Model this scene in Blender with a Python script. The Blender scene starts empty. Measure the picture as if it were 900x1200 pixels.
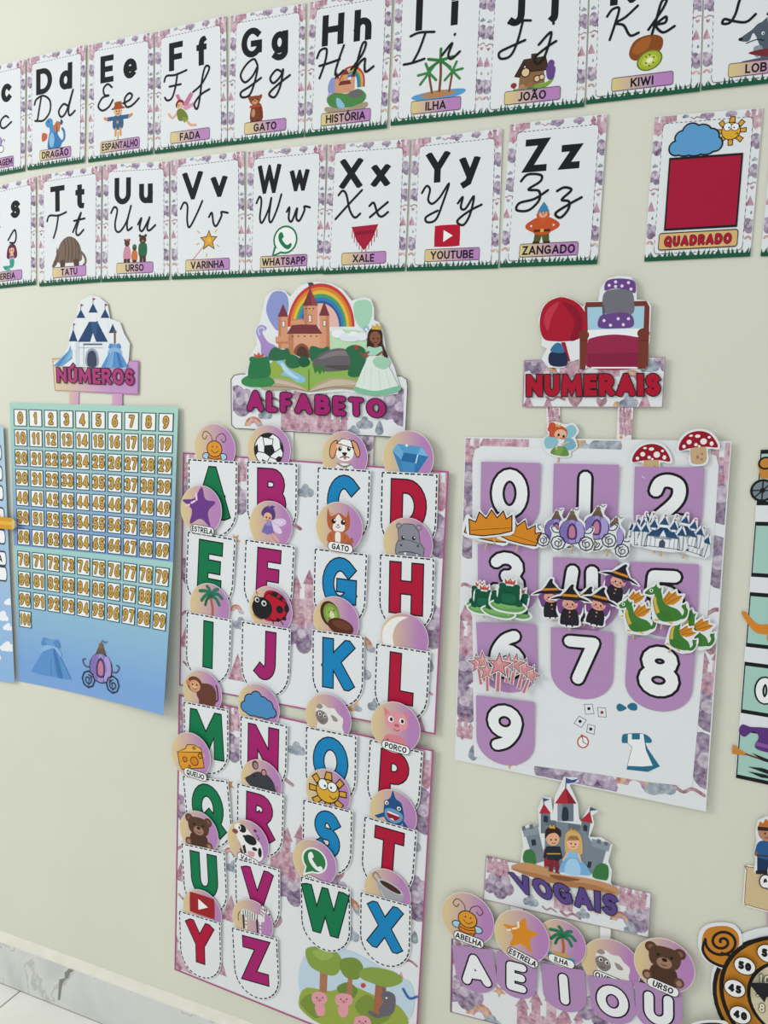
import bpy, math, random
import numpy as np
from mathutils import Matrix, Vector

SC = bpy.context.scene
COL = SC.collection
PI = math.pi

# ------------------------------------------------------------------ camera
FPX = 900.0            # focal length in pixels of the 900x1200 frame
CAM_D = 1.6            # camera distance to the wall plane (y = 0)
CAM_H = 1.69           # camera height above the floor
_a, _b, _c = [math.radians(v) for v in (5.98034893, 21.6363692, 2.14895783)]
_Rx = np.array([[1, 0, 0], [0, math.cos(_a), -math.sin(_a)], [0, math.sin(_a), math.cos(_a)]])
_Ry = np.array([[math.cos(_b), 0, math.sin(_b)], [0, 1, 0], [-math.sin(_b), 0, math.cos(_b)]])
_Rz = np.array([[math.cos(_c), -math.sin(_c), 0], [math.sin(_c), math.cos(_c), 0], [0, 0, 1]])
RC = _Rz @ _Rx @ _Ry
cd = bpy.data.cameras.new('camera')
cam = bpy.data.objects.new('camera', cd)
COL.objects.link(cam)
cd.sensor_fit = 'VERTICAL'
cd.sensor_height = 36.0
cd.lens = 36.0 * FPX / 1200.0
cd.clip_start = 0.02


def _w(r):
    return Vector((r[0], r[2], -r[1]))


_M = Matrix((_w(RC[0]), -_w(RC[1]), -_w(RC[2]))).transposed().to_4x4()
_M.translation = Vector((0, -CAM_D, CAM_H))
cam.matrix_world = _M
SC.camera = cam

# ------------------------------------------------------------------ light
SC.view_settings.view_transform = 'Standard'
SC.view_settings.look = 'None'
SC.view_settings.gamma = 1.0
SC.view_settings.use_curve_mapping = False
SC.view_settings.exposure = 0.0
wd = bpy.data.worlds.new('room_daylight')
SC.world = wd
wd.use_nodes = True
bg = wd.node_tree.nodes['Background']
bg.inputs[0].default_value = (0.96, 0.985, 1.0, 1)
bg.inputs[1].default_value = 0.68


def area(name, loc, target, sx, sy, power, colr):
    d = bpy.data.lights.new(name, 'AREA')
    d.shape = 'RECTANGLE'
    d.size, d.size_y = sx, sy
    d.energy = power
    d.color = colr
    o = bpy.data.objects.new(name, d)
    COL.objects.link(o)
    o.location = loc
    o.rotation_euler = (Vector(target) - Vector(loc)).to_track_quat('-Z', 'Y').to_euler()
    return o


area('window_light', (-4.1, -2.9, 3.2), (0.2, 0, 1.3), 1.8, 2.0, 80, (1.0, 1.0, 0.97))


# ------------------------------------------------------------------ pixel -> wall
def W(px, py, off=0.0):
    d = RC.T @ np.array([(px - 450) / FPX, (py - 600) / FPX, 1.0])
    k = (CAM_D - off) / d[2]
    return (d[0] * k, CAM_H - d[1] * k)


# ------------------------------------------------------------------ materials
def s2l(h):
    h = h.lstrip('#')
    out = []
    for i in (0, 2, 4):
        c = int(h[i:i + 2], 16) / 255
        out.append(c / 12.92 if c <= .04045 else ((c + .055) / 1.055) ** 2.4)
    return out + [1.0]


PAL = dict(k='1f2022', w='f4f6f6', cream='e8dfb4', paper='e6e9eb', edge='dcdede',
           green='157a4e', magenta='a8256f', blue='1c86bf', red='b41a3c', lilac='b791bd',
           grass='1f5a40', purp='5d3a80', crimson='aa1c3c', gold='d9a842', brown='5a3a2c', teal='a9cfc4',
           pk1='c88ea4', pk2='b5708c', pk3='d9abba', pc1='a88fb0', pc2='8c7098', pc3='c4b3c8', pc4='7b5d86',
           or1='c9714e', or2='dba96e', bg1='9aa7b6', bg2='7f8ea0', rib='a96c7c', skin='e3ae92', skinb='8f5b42',
           hair='4a2c20', grey='8b8a94', grey2='6d6c76', stone='7d8893', stone2='5d6873', wood='c9b287')
MATS = {}


def mat(c):
    if c in MATS:
        return MATS[c]
    if c.startswith('grad:'):
        # printed left-to-right or bottom-to-top gradient
        _, ax, c0, c1 = c.split(':')
        m = bpy.data.materials.new('printed_gradient')
        m.use_nodes = True
        nt = m.node_tree
        b = nt.nodes['Principled BSDF']
        tc = nt.nodes.new('ShaderNodeTexCoord')
        sp = nt.nodes.new('ShaderNodeSeparateXYZ')
        rp = nt.nodes.new('ShaderNodeValToRGB')
        nt.links.new(tc.outputs['Generated'], sp.inputs[0])
        nt.links.new(sp.outputs[ax], rp.inputs[0])
        nt.links.new(rp.outputs[0], b.inputs['Base Color'])
        lo, hi = c0.split(','), c1.split(',')
        rp.color_ramp.elements[0].position = float(lo[1])
        rp.color_ramp.elements[0].color = s2l(PAL.get(lo[0], lo[0]))
        rp.color_ramp.elements[1].position = float(hi[1])
        rp.color_ramp.elements[1].color = s2l(PAL.get(hi[0], hi[0]))
        b.inputs['Roughness'].default_value = .45
        b.inputs['Specular IOR Level'].default_value = .2
    else:
        m = bpy.data.materials.new('ink_' + c.lstrip('#') if c != 'paper' else 'paper')
        m.use_nodes = True
        nt = m.node_tree
        b = nt.nodes['Principled BSDF']
        base = s2l(PAL.get(c, c))
        b.inputs['Base Color'].default_value = base
        b.inputs['Roughness'].default_value = .62
        b.inputs['Specular IOR Level'].default_value = .12
        if c in ('pk1', 'pk2', 'pk3', 'pc1', 'pc2', 'pc3', 'pc4', 'or1', 'or2', 'bg1', 'bg2', 'rib'):
            # watercolour wash: uneven pigment
            tc = nt.nodes.new('ShaderNodeTexCoord')
            nz = nt.nodes.new('ShaderNodeTexNoise')
            nz.inputs['Scale'].default_value = 90
            nz.inputs['Detail'].default_value = 3
            rp = nt.nodes.new('ShaderNodeValToRGB')
            rp.color_ramp.elements[0].position = .3
            rp.color_ramp.elements[1].position = .72
            rp.color_ramp.elements[0].color = [v * .72 for v in base[:3]] + [1]
            rp.color_ramp.elements[1].color = [v + (1 - v) * .33 for v in base[:3]] + [1]
            nt.links.new(tc.outputs['Object'], nz.inputs['Vector'])
            nt.links.new(nz.outputs['Fac'], rp.inputs[0])
            nt.links.new(rp.outputs[0], b.inputs['Base Color'])
    MATS[c] = m
    return m


# ------------------------------------------------------------------ 2-D helpers
def arc(cx, cy, rx, ry, a0, a1, n=14):
    return [(cx + rx * math.cos(math.radians(a0 + (a1 - a0) * i / n)),
             cy + ry * math.sin(math.radians(a0 + (a1 - a0) * i / n))) for i in range(n + 1)]


def ell(cx, cy, rx, ry, rot=0, n=20):
    c, s = math.cos(math.radians(rot)), math.sin(math.radians(rot))
    out = []
    for i in range(n):
        x, y = rx * math.cos(2 * PI * i / n), ry * math.sin(2 * PI * i / n)
        out.append((cx + x * c - y * s, cy + x * s + y * c))
    return out


def smooth(p, closed=False, k=5):
    n = len(p)
    if n < 3:
        return list(p)
    out = []
    for i in range(n if closed else n - 1):
        if closed:
            a, b, c, d = p[(i - 1) % n], p[i], p[(i + 1) % n], p[(i + 2) % n]
        else:
            a, b, c, d = p[max(i - 1, 0)], p[i], p[i + 1], p[min(i + 2, n - 1)]
        for j in range(k):
            t = j / k
            out.append(tuple(.5 * (2 * b[q] + (c[q] - a[q]) * t + (2 * a[q] - 5 * b[q] + 4 * c[q] - d[q]) * t * t
                                   + (3 * b[q] - a[q] - 3 * c[q] + d[q]) * t ** 3) for q in (0, 1)))
    if not closed:
        out.append(p[-1])
    return out


def rrect(x0, y0, x1, y1, r, n=4):
    return (arc(x1 - r, y0 + r, r, r, -90, 0, n) + arc(x1 - r, y1 - r, r, r, 0, 90, n)
            + arc(x0 + r, y1 - r, r, r, 90, 180, n) + arc(x0 + r, y0 + r, r, r, 180, 270, n))


def clip_half(poly, nx, ny, d):       # keep nx*x + ny*y <= d
    out = []
    n = len(poly)
    for i in range(n):
        p, q = poly[i], poly[(i + 1) % n]
        a, b = nx * p[0] + ny * p[1] - d, nx * q[0] + ny * q[1] - d
        if a <= 0:
            out.append(p)
        if a * b < 0:
            t = a / (a - b)
            out.append((p[0] + (q[0] - p[0]) * t, p[1] + (q[1] - p[1]) * t))
    return out


def clip_box(poly, x0, y0, x1, y1):
    for nx, ny, d in ((1, 0, x1), (-1, 0, -x0), (0, 1, y1), (0, -1, -y0)):
        poly = clip_half(poly, nx, ny, d)
        if len(poly) < 3:
            return []
    return poly


def ribbon(pts, w, closed=False, cap='r'):
    if cap == 'r' and not closed and len(pts) > 2:
        for i in range(1, len(pts) - 1):
            a, b, c = pts[i - 1], pts[i], pts[i + 1]
            if math.hypot(a[0] - b[0], a[1] - b[1]) > 1e-7 and math.hypot(c[0] - b[0], c[1] - b[1]) > 1e-7:
                t = abs((math.atan2(c[1] - b[1], c[0] - b[0]) - math.atan2(b[1] - a[1], b[0] - a[0]) + PI) % (2 * PI) - PI)
                if t > .9:
                    return ribbon(pts[:i + 1], w, False, 'r') + ribbon(pts[i:], w, False, 'r')
    q = [pts[0]]
    for p in pts[1:]:
        if math.hypot(p[0] - q[-1][0], p[1] - q[-1][1]) > 1e-7:
            q.append(p)
    if closed and math.hypot(q[0][0] - q[-1][0], q[0][1] - q[-1][1]) < 1e-7:
        q.pop()
    n = len(q)
    if n == 1:
        return [ell(q[0][0], q[0][1], w / 2, w / 2, 0, 10)]
    h = w / 2
    if cap == 'b' and not closed:
        def ext(p, o):
            l = math.hypot(p[0] - o[0], p[1] - o[1])
            return (p[0] + (p[0] - o[0]) / l * h, p[1] + (p[1] - o[1]) / l * h)
        a, b = ext(q[0], q[1]), ext(q[-1], q[-2])
        q[0], q[-1] = a, b

    def nrm(a, b):
        l = math.hypot(b[0] - a[0], b[1] - a[1]) or 1e-9
        return (-(b[1] - a[1]) / l, (b[0] - a[0]) / l)
    L, R = [], []
    for i in range(n):
        n0 = nrm(q[i - 1], q[i]) if (i > 0 or closed) else None
        n1 = nrm(q[i], q[(i + 1) % n]) if (i < n - 1 or closed) else None
        n0 = n0 or n1
        n1 = n1 or n0
        mx, my = n0[0] + n1[0], n0[1] + n1[1]
        dd = (mx * mx + my * my) / 2
        k = 1 / max(dd, .16) if dd > 0 else 1
        L.append((q[i][0] + mx * k * h, q[i][1] + my * k * h))
        R.append((q[i][0] - mx * k * h, q[i][1] - my * k * h))
    out = []
    for i in range(n if closed else n - 1):
        j = (i + 1) % n
        out.append([L[i], L[j], R[j], R[i]])
    if cap == 'r' and not closed:
        out += [ell(q[0][0], q[0][1], h, h, 0, 10), ell(q[-1][0], q[-1][1], h, h, 0, 10)]
    return out


# ------------------------------------------------------------------ lettering (stroke alphabets)
X = .66
_S = arc(.5, .745, .47, .255, 28, 245, 12) + arc(.5, .265, .5, .265, 68, -152, 13)


def sc(paths, sx, sy):
    return [[(x * sx, y * sy) for x, y in p] for p in paths]


_six = [ell(.5, .31, .5, .31, 0, 16) + ['c'], smooth([(.85, 1), (.45, .88), (.12, .6), (0, .31)], k=4)]
GL = {
    'A': (.82, [[(0, 0), (.5, 1), (1, 0)], [(.17, .28), (.83, .28)]]),
    'B': (.68, [[(0, 0), (0, 1)], [(0, 1)] + arc(.5, .76, .42, .24, 90, -90, 8) + [(0, .52)],
                [(0, .52)] + arc(.55, .26, .45, .26, 90, -90, 8) + [(0, 0)]]),
    'C': (.7, [arc(.56, .5, .56, .5, 48, 312, 18)]),
    'D': (.76, [[(0, 0), (0, 1)], [(0, 1)] + arc(.4, .5, .6, .5, 90, -90, 12) + [(0, 0)]]),
    'E': (.58, [[(1, 1), (0, 1), (0, 0), (1, 0)], [(0, .5), (.9, .5)]]),
    'F': (.56, [[(1, 1), (0, 1), (0, 0)], [(0, .48), (.9, .48)]]),
    'G': (.78, [arc(.52, .5, .52, .5, 48, 322, 18), [(.62, .45), (.98, .45)], [(.98, .45), (.98, .16)]]),
    'H': (.74, [[(0, 0), (0, 1)], [(1, 0), (1, 1)], [(0, .52), (1, .52)]]),
    'I': (.01, [[(.5, 0), (.5, 1)]]),
    'J': (.5, [[(1, 1), (1, .3)] + arc(.42, .3, .58, .3, 0, -125, 8)]),
    'K': (.7, [[(0, 0), (0, 1)], [(1, 1), (.05, .42)], [(.3, .6), (1, 0)]]),
    'L': (.54, [[(0, 1), (0, 0), (1, 0)]]),
    'M': (.95, [[(0, 0), (.06, 1), (.5, .22), (.94, 1), (1, 0)]]),
    'N': (.78, [[(0, 0), (0, 1), (1, 0), (1, 1)]]),
    'O': (.82, [ell(.5, .5, .5, .5, 0, 22) + ['c']]),
    'P': (.64, [[(0, 0), (0, 1)], [(0, 1)] + arc(.48, .72, .52, .28, 90, -90, 9) + [(0, .44)]]),
    'Q': (.82, [ell(.5, .5, .5, .5, 0, 22) + ['c'], [(.55, .25), (.98, -.12)]]),
    'R': (.7, [[(0, 0), (0, 1)], [(0, 1)] + arc(.46, .73, .48, .27, 90, -90, 9) + [(0, .46)], [(.42, .46), (1, 0)]]),
    'S': (.62, [_S]),
    'T': (.66, [[(0, 1), (1, 1)], [(.5, 0), (.5, 1)]]),
    'U': (.72, [[(0, 1), (0, .38)] + arc(.5, .38, .5, .38, 180, 360, 12) + [(1, 1)]]),
    'V': (.8, [[(0, 1), (.5, 0), (1, 1)]]),
    'W': (1.12, [[(0, 1), (.25, 0), (.5, .9), (.75, 0), (1, 1)]]),
    'X': (.76, [[(0, 0), (1, 1)], [(0, 1), (1, 0)]]),
    'Y': (.74, [[(0, 1), (.5, .45), (1, 1)], [(.5, 0), (.5, .48)]]),
    'Z': (.64, [[(0, 1), (1, 1), (0, 0), (1, 0)]]),
    'c': (.52, [arc(.56, X / 2, .56, X / 2, 48, 312, 14)]),
    'd': (.6, [ell(.48, X / 2, .48, X / 2, 0, 16) + ['c'], [(1, 0), (1, 1)]]),
    'e': (.58, [arc(.5, X / 2, .5, X / 2, 0, 310, 14), [(0.05, X / 2 - .02), (.95, X / 2 - .02)]]),
    'f': (.42, [[(.4, 0), (.4, .72)] + arc(.85, .74, .45, .26, 180, 95, 5), [(0, X), (.9, X)]]),
    'g': (.6, [ell(.48, X / 2, .48, X / 2, 0, 16) + ['c'], [(1, X), (1, -.08)] + arc(.5, -.08, .5, .22, 0, -140, 7)], -.4),
    'h': (.58, [[(0, 0), (0, 1)], arc(.5, .4, .5, .26, 180, 0, 8) + [(1, 0)]]),
    'i': (.01, [[(.5, 0), (.5, X)], [(.5, .95), (.5, 1)]]),
    'j': (.26, [[(1, X), (1, -.08)] + arc(.3, -.08, .7, .22, 0, -110, 6), [(1, .95), (1, 1)]], -.4),
    'k': (.6, [[(0, 0), (0, 1)], [(.95, X), (.05, .26)], [(.35, .44), (1, 0)]]),
    'l': (.01, [[(.5, 0), (.5, 1)]]),
    's': (.48, sc([_S], 1, X)),
    't': (.42, [[(.4, .9), (.4, .2)] + arc(.85, .2, .45, .2, 180, 275, 5), [(0, X), (.95, X)]]),
    'u': (.58, [[(0, X), (0, .28)] + arc(.5, .28, .5, .28, 180, 360, 10), [(1, X), (1, 0)]]),
    'v': (.62, sc([[(0, 1), (.5, 0), (1, 1)]], 1, X)),
    'w': (.9, sc([[(0, 1), (.25, 0), (.5, .9), (.75, 0), (1, 1)]], 1, X)),
    'x': (.6, sc([[(0, 0), (1, 1)], [(0, 1), (1, 0)]], 1, X)),
    'y': (.62, [[(0, X), (.5, .05)], [(1, X), (.42, -.22), (.15, -.3)]], -.34),
    'z': (.52, sc([[(0, 1), (1, 1), (0, 0), (1, 0)]], 1, X)),
    '0': (.62, [ell(.5, .5, .5, .5, 0, 20) + ['c']]),
    '1': (.36, [[(0, .78), (.7, 1), (.7, 0)]]),
    '2': (.58, [smooth([(.04, .74), (.18, .94), (.5, 1), (.86, .9), (.92, .66), (.7, .4), (.02, 0)], k=4) + [(1, 0)]]),
    '3': (.58, [arc(.45, .75, .5, .25, 150, -90, 9), arc(.45, .26, .55, .26, 90, -150, 10)]),
    '4': (.66, [[(.72, 0), (.72, 1), (0, .26), (1, .26)]]),
    '5': (.58, [[(.92, 1), (.14, 1), (.08, .56)] + arc(.46, .31, .54, .31, 110, -145, 11)]),
    '6': (.6, _six),
    '7': (.58, [[(0, 1), (1, 1), (.35, 0)]]),
    '8': (.6, [ell(.5, .77, .42, .23, 0, 14) + ['c'], ell(.5, .27, .5, .27, 0, 16) + ['c']]),
    '9': (.6, [[(1 - p[0], 1 - p[1]) if p != 'c' else p for p in s] for s in _six]),
    '|': (.01, [[(.5, 0), (.5, 1)]]),
    '!': (.7, [[(.12, 1), (0, .34), (1, .34)], [(.72, 1), (.72, 0)]]),      # open-topped four
}
ACC = {'Ã': ('A', [smooth([(.2, 1.17), (.36, 1.25), (.62, 1.17), (.8, 1.25)], k=3)]),
       'Ó': ('O', [[(.42, 1.17), (.64, 1.32)]]), 'Ú': ('U', [[(.42, 1.17), (.64, 1.32)]])}


def glyph(ch, t, grow=0.0, cap='b', wm=1.0):
    """polygons of one letter, cap height 1, weight t, made fatter all round by grow; and its width"""
    extra = []
    base = ch
    if ch in ACC:
        base, extra = ACC[ch]
    g = GL[base]
    w = max(g[0], t) if g[0] < .1 else g[0] * wm
    y0 = g[2] if len(g) > 2 else 0
    top = 1 if base.isupper() or base.isdigit() or base in 'dfhkl!ijt' else X
    out = []
    for p in list(g[1]) + list(extra):
        cl = p[-1] == 'c'
        if cl:
            p = p[:-1]
        q = [(t / 2 + x * (w - t), t / 2 + y * (1 - t)) for x, y in p]
        polys = ribbon(q, t + 2 * grow, cl, 'r' if cap == 'r' else 'b')
        if cap == 'b':
            tt = (t + top * (1 - t) + grow) if p not in extra else 9
            bb = (t * .5 + y0 * (1 - t) - t * .5 - grow) if y0 else -grow
            if base in 'Q':
                bb = -.16 - grow
            polys = [clip_half(clip_half(a, 0, 1, tt), 0, -1, -bb) for a in polys]
        out += [a for a in polys if len(a) > 2]
    return out, w


CUR = {
    'C': [[(.75, .8), (.6, 1), (.35, .9), (.15, .55), (.15, .2), (.35, 0), (.6, .1), (.8, .35)]],
    'D': [[(.4, .95), (.3, .5), (.2, .05), (.08, .03), (.25, 0), (.55, 0), (.85, .3), (.85, .75), (.5, 1), (.15, .9), (.05, .7)]],
    'E': [[(.75, .85), (.55, 1), (.35, .85), (.4, .6), (.6, .55), (.3, .5), (.1, .2), (.3, 0), (.6, .1), (.8, .35)]],
    'F': [[(.02, .72), (.12, .92), (.5, .9), (1, 1)], [(.6, .93), (.5, .4), (.35, .05), (.15, 0), (.05, .12)], [(.25, .5), (.75, .52)]],
    'G': [[(.8, .75), (.65, 1), (.35, .85), (.12, .5), (.3, .22), (.6, .4), (.8, .7), (.7, .2), (.5, -.25), (.2, -.3), (.15, -.12), (.5, .05), (.95, .3)]],
    'H': [[(.0, .7), (.12, .95), (.35, .95), (.3, .5), (.12, 0)], [(.98, 1), (.8, .5), (.7, .1), (.8, 0), (1, .15)], [(.1, .42), (.5, .48), (.85, .55)]],
    'I': [[(.2, .92), (.5, 1), (1, .95)], [(.7, .95), (.5, .4), (.3, .05)], [(0, .02), (.3, .04), (.7, .12)]],
    'J': [[(.3, .95), (.6, 1), (1, .95)], [(.75, .95), (.6, .3), (.4, -.1), (.1, -.15), (.05, .05), (.4, .2), (.85, .35)]],
    'K': [[(.05, .75), (.2, .95), (.4, .95), (.3, .5), (.15, 0)], [(.95, .95), (.6, .65), (.3, .5), (.55, .4), (.75, .05), (1, .1)]],
    'L': [[(.6, .75), (.8, .95), (.65, 1), (.5, .7), (.4, .3), (.25, .05), (.05, .05), (.1, .18), (.35, .08), (.7, 0), (.95, .2)]],
    'S': [[(.8, .8), (.65, 1), (.45, .9), (.42, .7), (.62, .45), (.6, .15), (.35, 0), (.1, .1), (.1, .25)]],
    'T': [[(.02, .72), (.15, .94), (.6, .9), (1, 1)], [(.6, .92), (.5, .4), (.35, 0)]],
    'U': [[(.0, .75), (.15, .98), (.3, .85), (.2, .35), (.25, .05), (.45, .02), (.75, .4), (.95, 1), (.78, .4), (.8, .05), (1, .15)]],
    'V': [[(.0, .75), (.15, .98), (.3, .85), (.28, .3), (.38, .02), (.7, .5), (.95, .98)]],
    'W': [[(.0, .75), (.12, .98), (.2, .8), (.15, .2), (.25, .02), (.5, .5), (.6, .9), (.52, .2), (.62, .02), (.85, .5), (1, 1)]],
    'X': [[(.1, .85), (.25, 1), (.4, .85), (.55, .3), (.75, .02), (.95, .15)], [(.98, .98), (.5, .5), (.02, 0)]],
    'Y': [[(.02, .75), (.17, .98), (.3, .85), (.25, .5), (.4, .35), (.65, .55), (.95, 1), (.78, .4), (.55, -.2), (.25, -.28), (.2, -.1), (.6, .1)]],
    'Z': [[(.15, .8), (.35, 1), (.75, .95), (.75, .75), (.4, .52), (.72, .45), (.75, .15), (.45, -.15), (.08, -.12), (.15, .1), (.6, .2), (1, .45)]],
    'c': [[(.5, .4), (.35, .5), (.12, .35), (.1, .1), (.3, 0), (.65, .2)]],
    'd': [[(.5, .4), (.3, .5), (.08, .25), (.2, 0), (.45, .2), (.75, 1), (.55, .3), (.6, 0), (.85, .15)]],
    'e': [[(.05, .15), (.35, .25), (.45, .42), (.3, .5), (.12, .3), (.2, 0), (.45, .02), (.75, .25)]],
    'f': [[(.05, .15), (.4, .4), (.7, .9), (.55, 1), (.42, .6), (.3, -.2), (.2, -.5), (.1, -.3), (.35, 0), (.7, .15)]],
    'g': [[(.5, .4), (.3, .5), (.08, .25), (.2, .05), (.45, .25), (.55, .48), (.45, -.1), (.25, -.45), (.05, -.3), (.4, 0), (.8, .25)]],
    'h': [[(.05, .15), (.4, .6), (.52, .95), (.4, .95), (.25, .4), (.15, 0), (.3, .3), (.5, .45), (.5, .2), (.55, 0), (.8, .15)]],
    'i': [[(.05, .15), (.35, .5), (.25, .15), (.35, 0), (.6, .2)], [(.42, .76), (.43, .78)]],
    'j': [[(.05, .15), (.4, .5), (.25, -.2), (.05, -.45), (-.05, -.25), (.3, .05), (.55, .2)], [(.45, .76), (.46, .78)]],
    'k': [[(.05, .15), (.4, .7), (.52, 1), (.38, .95), (.25, .4), (.15, 0)], [(.2, .25), (.5, .48), (.5, .3), (.25, .25), (.45, 0), (.75, .15)]],
    'l': [[(.05, .15), (.4, .7), (.5, 1), (.35, .9), (.25, .3), (.35, 0), (.6, .15)]],
    's': [[(.05, .15), (.38, .55), (.48, .3), (.4, 0), (.15, .02)]],
    't': [[(.1, .15), (.48, .9), (.25, .2), (.35, 0), (.6, .2)], [(.15, .6), (.65, .65)]],
    'u': [[(.05, .25), (.2, .5), (.12, .1), (.25, 0), (.5, .4), (.55, .5), (.45, .1), (.55, 0), (.8, .2)]],
    'v': [[(0, .35), (.12, .5), (.18, .1), (.3, 0), (.5, .35), (.5, .5), (.75, .45)]],
    'w': [[(0, .35), (.1, .5), (.08, .1), (.2, 0), (.38, .45), (.36, .1), (.48, 0), (.65, .35), (.65, .5), (.85, .45)]],
    'x': [[(.05, .4), (.2, .5), (.35, .1), (.5, 0), (.7, .15)], [(.68, .5), (.08, 0)]],
    'y': [[(.05, .3), (.2, .5), (.15, .15), (.3, .1), (.55, .5), (.45, -.1), (.25, -.45), (.05, -.3), (.4, 0), (.8, .2)]],
    'z': [[(.05, .4), (.25, .5), (.45, .4), (.2, .12), (.4, .05), (.4, -.2), (.2, -.45), (.05, -.3), (.4, -.05), (.75, .15)]],
}

# ------------------------------------------------------------------ things made of printed paper
EPS = 2.0e-5


class Thing:
    """A paper thing on the wall: an Empty whose children are its printed and cut parts.
    fn maps drawing units to wall metres (x along the wall, z up); zf gives the distance from the wall."""

    def __init__(s, name, label, cat, origin, fn=None, zf=None, group=None):
        s.root = bpy.data.objects.new(name, None)
        COL.objects.link(s.root)
        s.root.empty_display_size = .02
        s.root.rotation_euler = (PI / 2, 0, 0)
        s.root.location = (origin[0], 0, origin[1])
        s.root['label'] = label
        s.root['category'] = cat
        if group:
            s.root['group'] = group
        s.o = origin
        s.fn = fn or (lambda x, y: (x, y))
        s.zf = zf or (lambda x, z: .001)
        s.h = 0.0
        s.L = 0
        s.bufs = []
        s.part('sheet')

    def part(s, name, parent=None, label=None, kind=None):
        s.cur = dict(name=name, parent=parent, label=label, kind=kind, v=[], f=[], m=[], slots=[])
        s.bufs.append(s.cur)
        return s.cur

    def _slot(s, c):
        if c not in s.cur['slots']:
            s.cur['slots'].append(c)
        return s.cur['slots'].index(c)

    def _pt(s, p, fn, extra=0.0):
        x, z = (fn or s.fn)(p[0], p[1])
        return (x - s.o[0], z - s.o[1], s.zf(x, z) + s.h + s.L * EPS + extra)

    def polys(s, ps, c, fn=None, lap=True):
        """one coat of ink: polygons of one colour at one level"""
        b = s.cur
        k = s._slot(c)
        s.L += 1 if not lap else .9
        for p in ps:
            if len(p) < 3:
                continue
            s.L += .1 if lap else 0          # overlapping strokes never share a plane
            n = len(b['v'])
            b['v'] += [s._pt(q, fn) for q in p]
            b['f'].append(list(range(n, n + len(p))))
            b['m'].append(k)

    def poly(s, p, c, fn=None):
        s.polys([p], c, fn)

    def slab(s, p, c, th=.0004, ce=None, fn=None, more=()):
        """cut paper or card with a real thickness"""
        b = s.cur
        for q in [p] + list(more):
            n = len(b['v'])
            m = len(q)
            b['v'] += [s._pt(a, fn) for a in q] + [s._pt(a, fn, th) for a in q]
            b['f'] += [list(range(n + m, n + 2 * m)), list(range(n + m - 1, n - 1, -1))]
            b['m'] += [s._slot(c), s._slot(c)]
            for i in range(m):
                j = (i + 1) % m
                b['f'].append([n + i, n + j, n + m + j, n + m + i])
                b['m'].append(s._slot(ce or c))
        s.h += th

    def grid(s, nu, nv, c, th=.0004, fn=None):
        """a curled sheet over the unit square"""
        b = s.cur
        k = s._slot(c)
        for lay in (0, 1):
            n = len(b['v'])
            for j in range(nv + 1):
                for i in range(nu + 1):
                    b['v'].append(s._pt((i / nu, j / nv), fn, th * lay))
            for j in range(nv):
                for i in range(nu):
                    a = n + j * (nu + 1) + i
                    q = [a, a + 1, a + nu + 2, a + nu + 1]
                    b['f'].append(q if lay else q[::-1])
                    b['m'].append(k)
        N = (nu + 1) * (nv + 1)
        rim = ([i for i in range(nu + 1)] + [j * (nu + 1) + nu for j in range(1, nv + 1)]
               + [nv * (nu + 1) + i for i in range(nu - 1, -1, -1)] + [j * (nu + 1) for j in range(nv - 1, 0, -1)])
        n0 = len(b['v']) - 2 * N
        for i in range(len(rim)):
            a, d = rim[i], rim[(i + 1) % len(rim)]
            b['f'].append([n0 + a, n0 + d, n0 + N + d, n0 + N + a])
            b['m'].append(k)
        s.h += th

    def cyl(s, p0, p1, r, c, z0, z1, fn=None, n=8):
        """a round rod from p0 to p1 whose axis is z0 / z1 metres off the wall"""
        b = s.cur
        k = s._slot(c)
        a, d = (fn or s.fn)(*p0), (fn or s.fn)(*p1)
        A = Vector((a[0] - s.o[0], a[1] - s.o[1], z0))
        D = Vector((d[0] - s.o[0], d[1] - s.o[1], z1))
        ax = (D - A).normalized()
        u = ax.cross(Vector((0, 0, 1))).normalized()
        v = ax.cross(u)
        m = len(b['v'])
        for P in (A, D):
            for i in range(n):
                b['v'].append(tuple(P + r * (u * math.cos(2 * PI * i / n) + v * math.sin(2 * PI * i / n))))
        for i in range(n):
            j = (i + 1) % n
            b['f'].append([m + i, m + j, m + n + j, m + n + i])
            b['m'].append(k)
        b['f'] += [list(range(m, m + n)), list(range(m + n, m + 2 * n))]
        b['m'] += [k, k]

    def stroke(s, p, w, c, closed=False, cap='r', fn=None):
        s.polys(ribbon(p, w, closed, cap), c, fn)

    def text(s, st, x, y, h, c, t=.2, ow=0.0, oc='k', align='c', cap='b', gap=None, fn=None, sx=1.0, up=1, wm=1.0):
        gap = .09 + 2 * ow * .6 if gap is None else gap
        ws = []
        for ch in st:
            ws.append(.35 if ch == ' ' else glyph(ch, t, 0, cap, wm)[1])
        tot = sum(ws) + gap * (len(st) - 1)
        x0 = x - (tot * h * sx / 2 if align == 'c' else 0)
        fill, line = [], []
        for ch, w in zip(st, ws):
            if ch != ' ':
                tr = lambda P: [[(x0 + a * h * sx, y + b * h * up) for a, b in q] for q in P]
                fill += tr(glyph(ch, t, 0, cap, wm)[0])
                if ow:
                    line += tr(glyph(ch, t, ow, cap, wm)[0])
            x0 += (w + gap) * h * sx
        if ow:
            s.polys(line, oc, fn)
        s.polys(fill, c, fn)

    def cursive(s, ch, x, y, h, c='k', w=.1, fn=None, sx=.85):
        ps = []
        for p in CUR[ch]:
            ps += ribbon(smooth([(x + a * h * sx, y + b * h) for a, b in p], k=5), w * h)
        s.polys(ps, c, fn)

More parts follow.
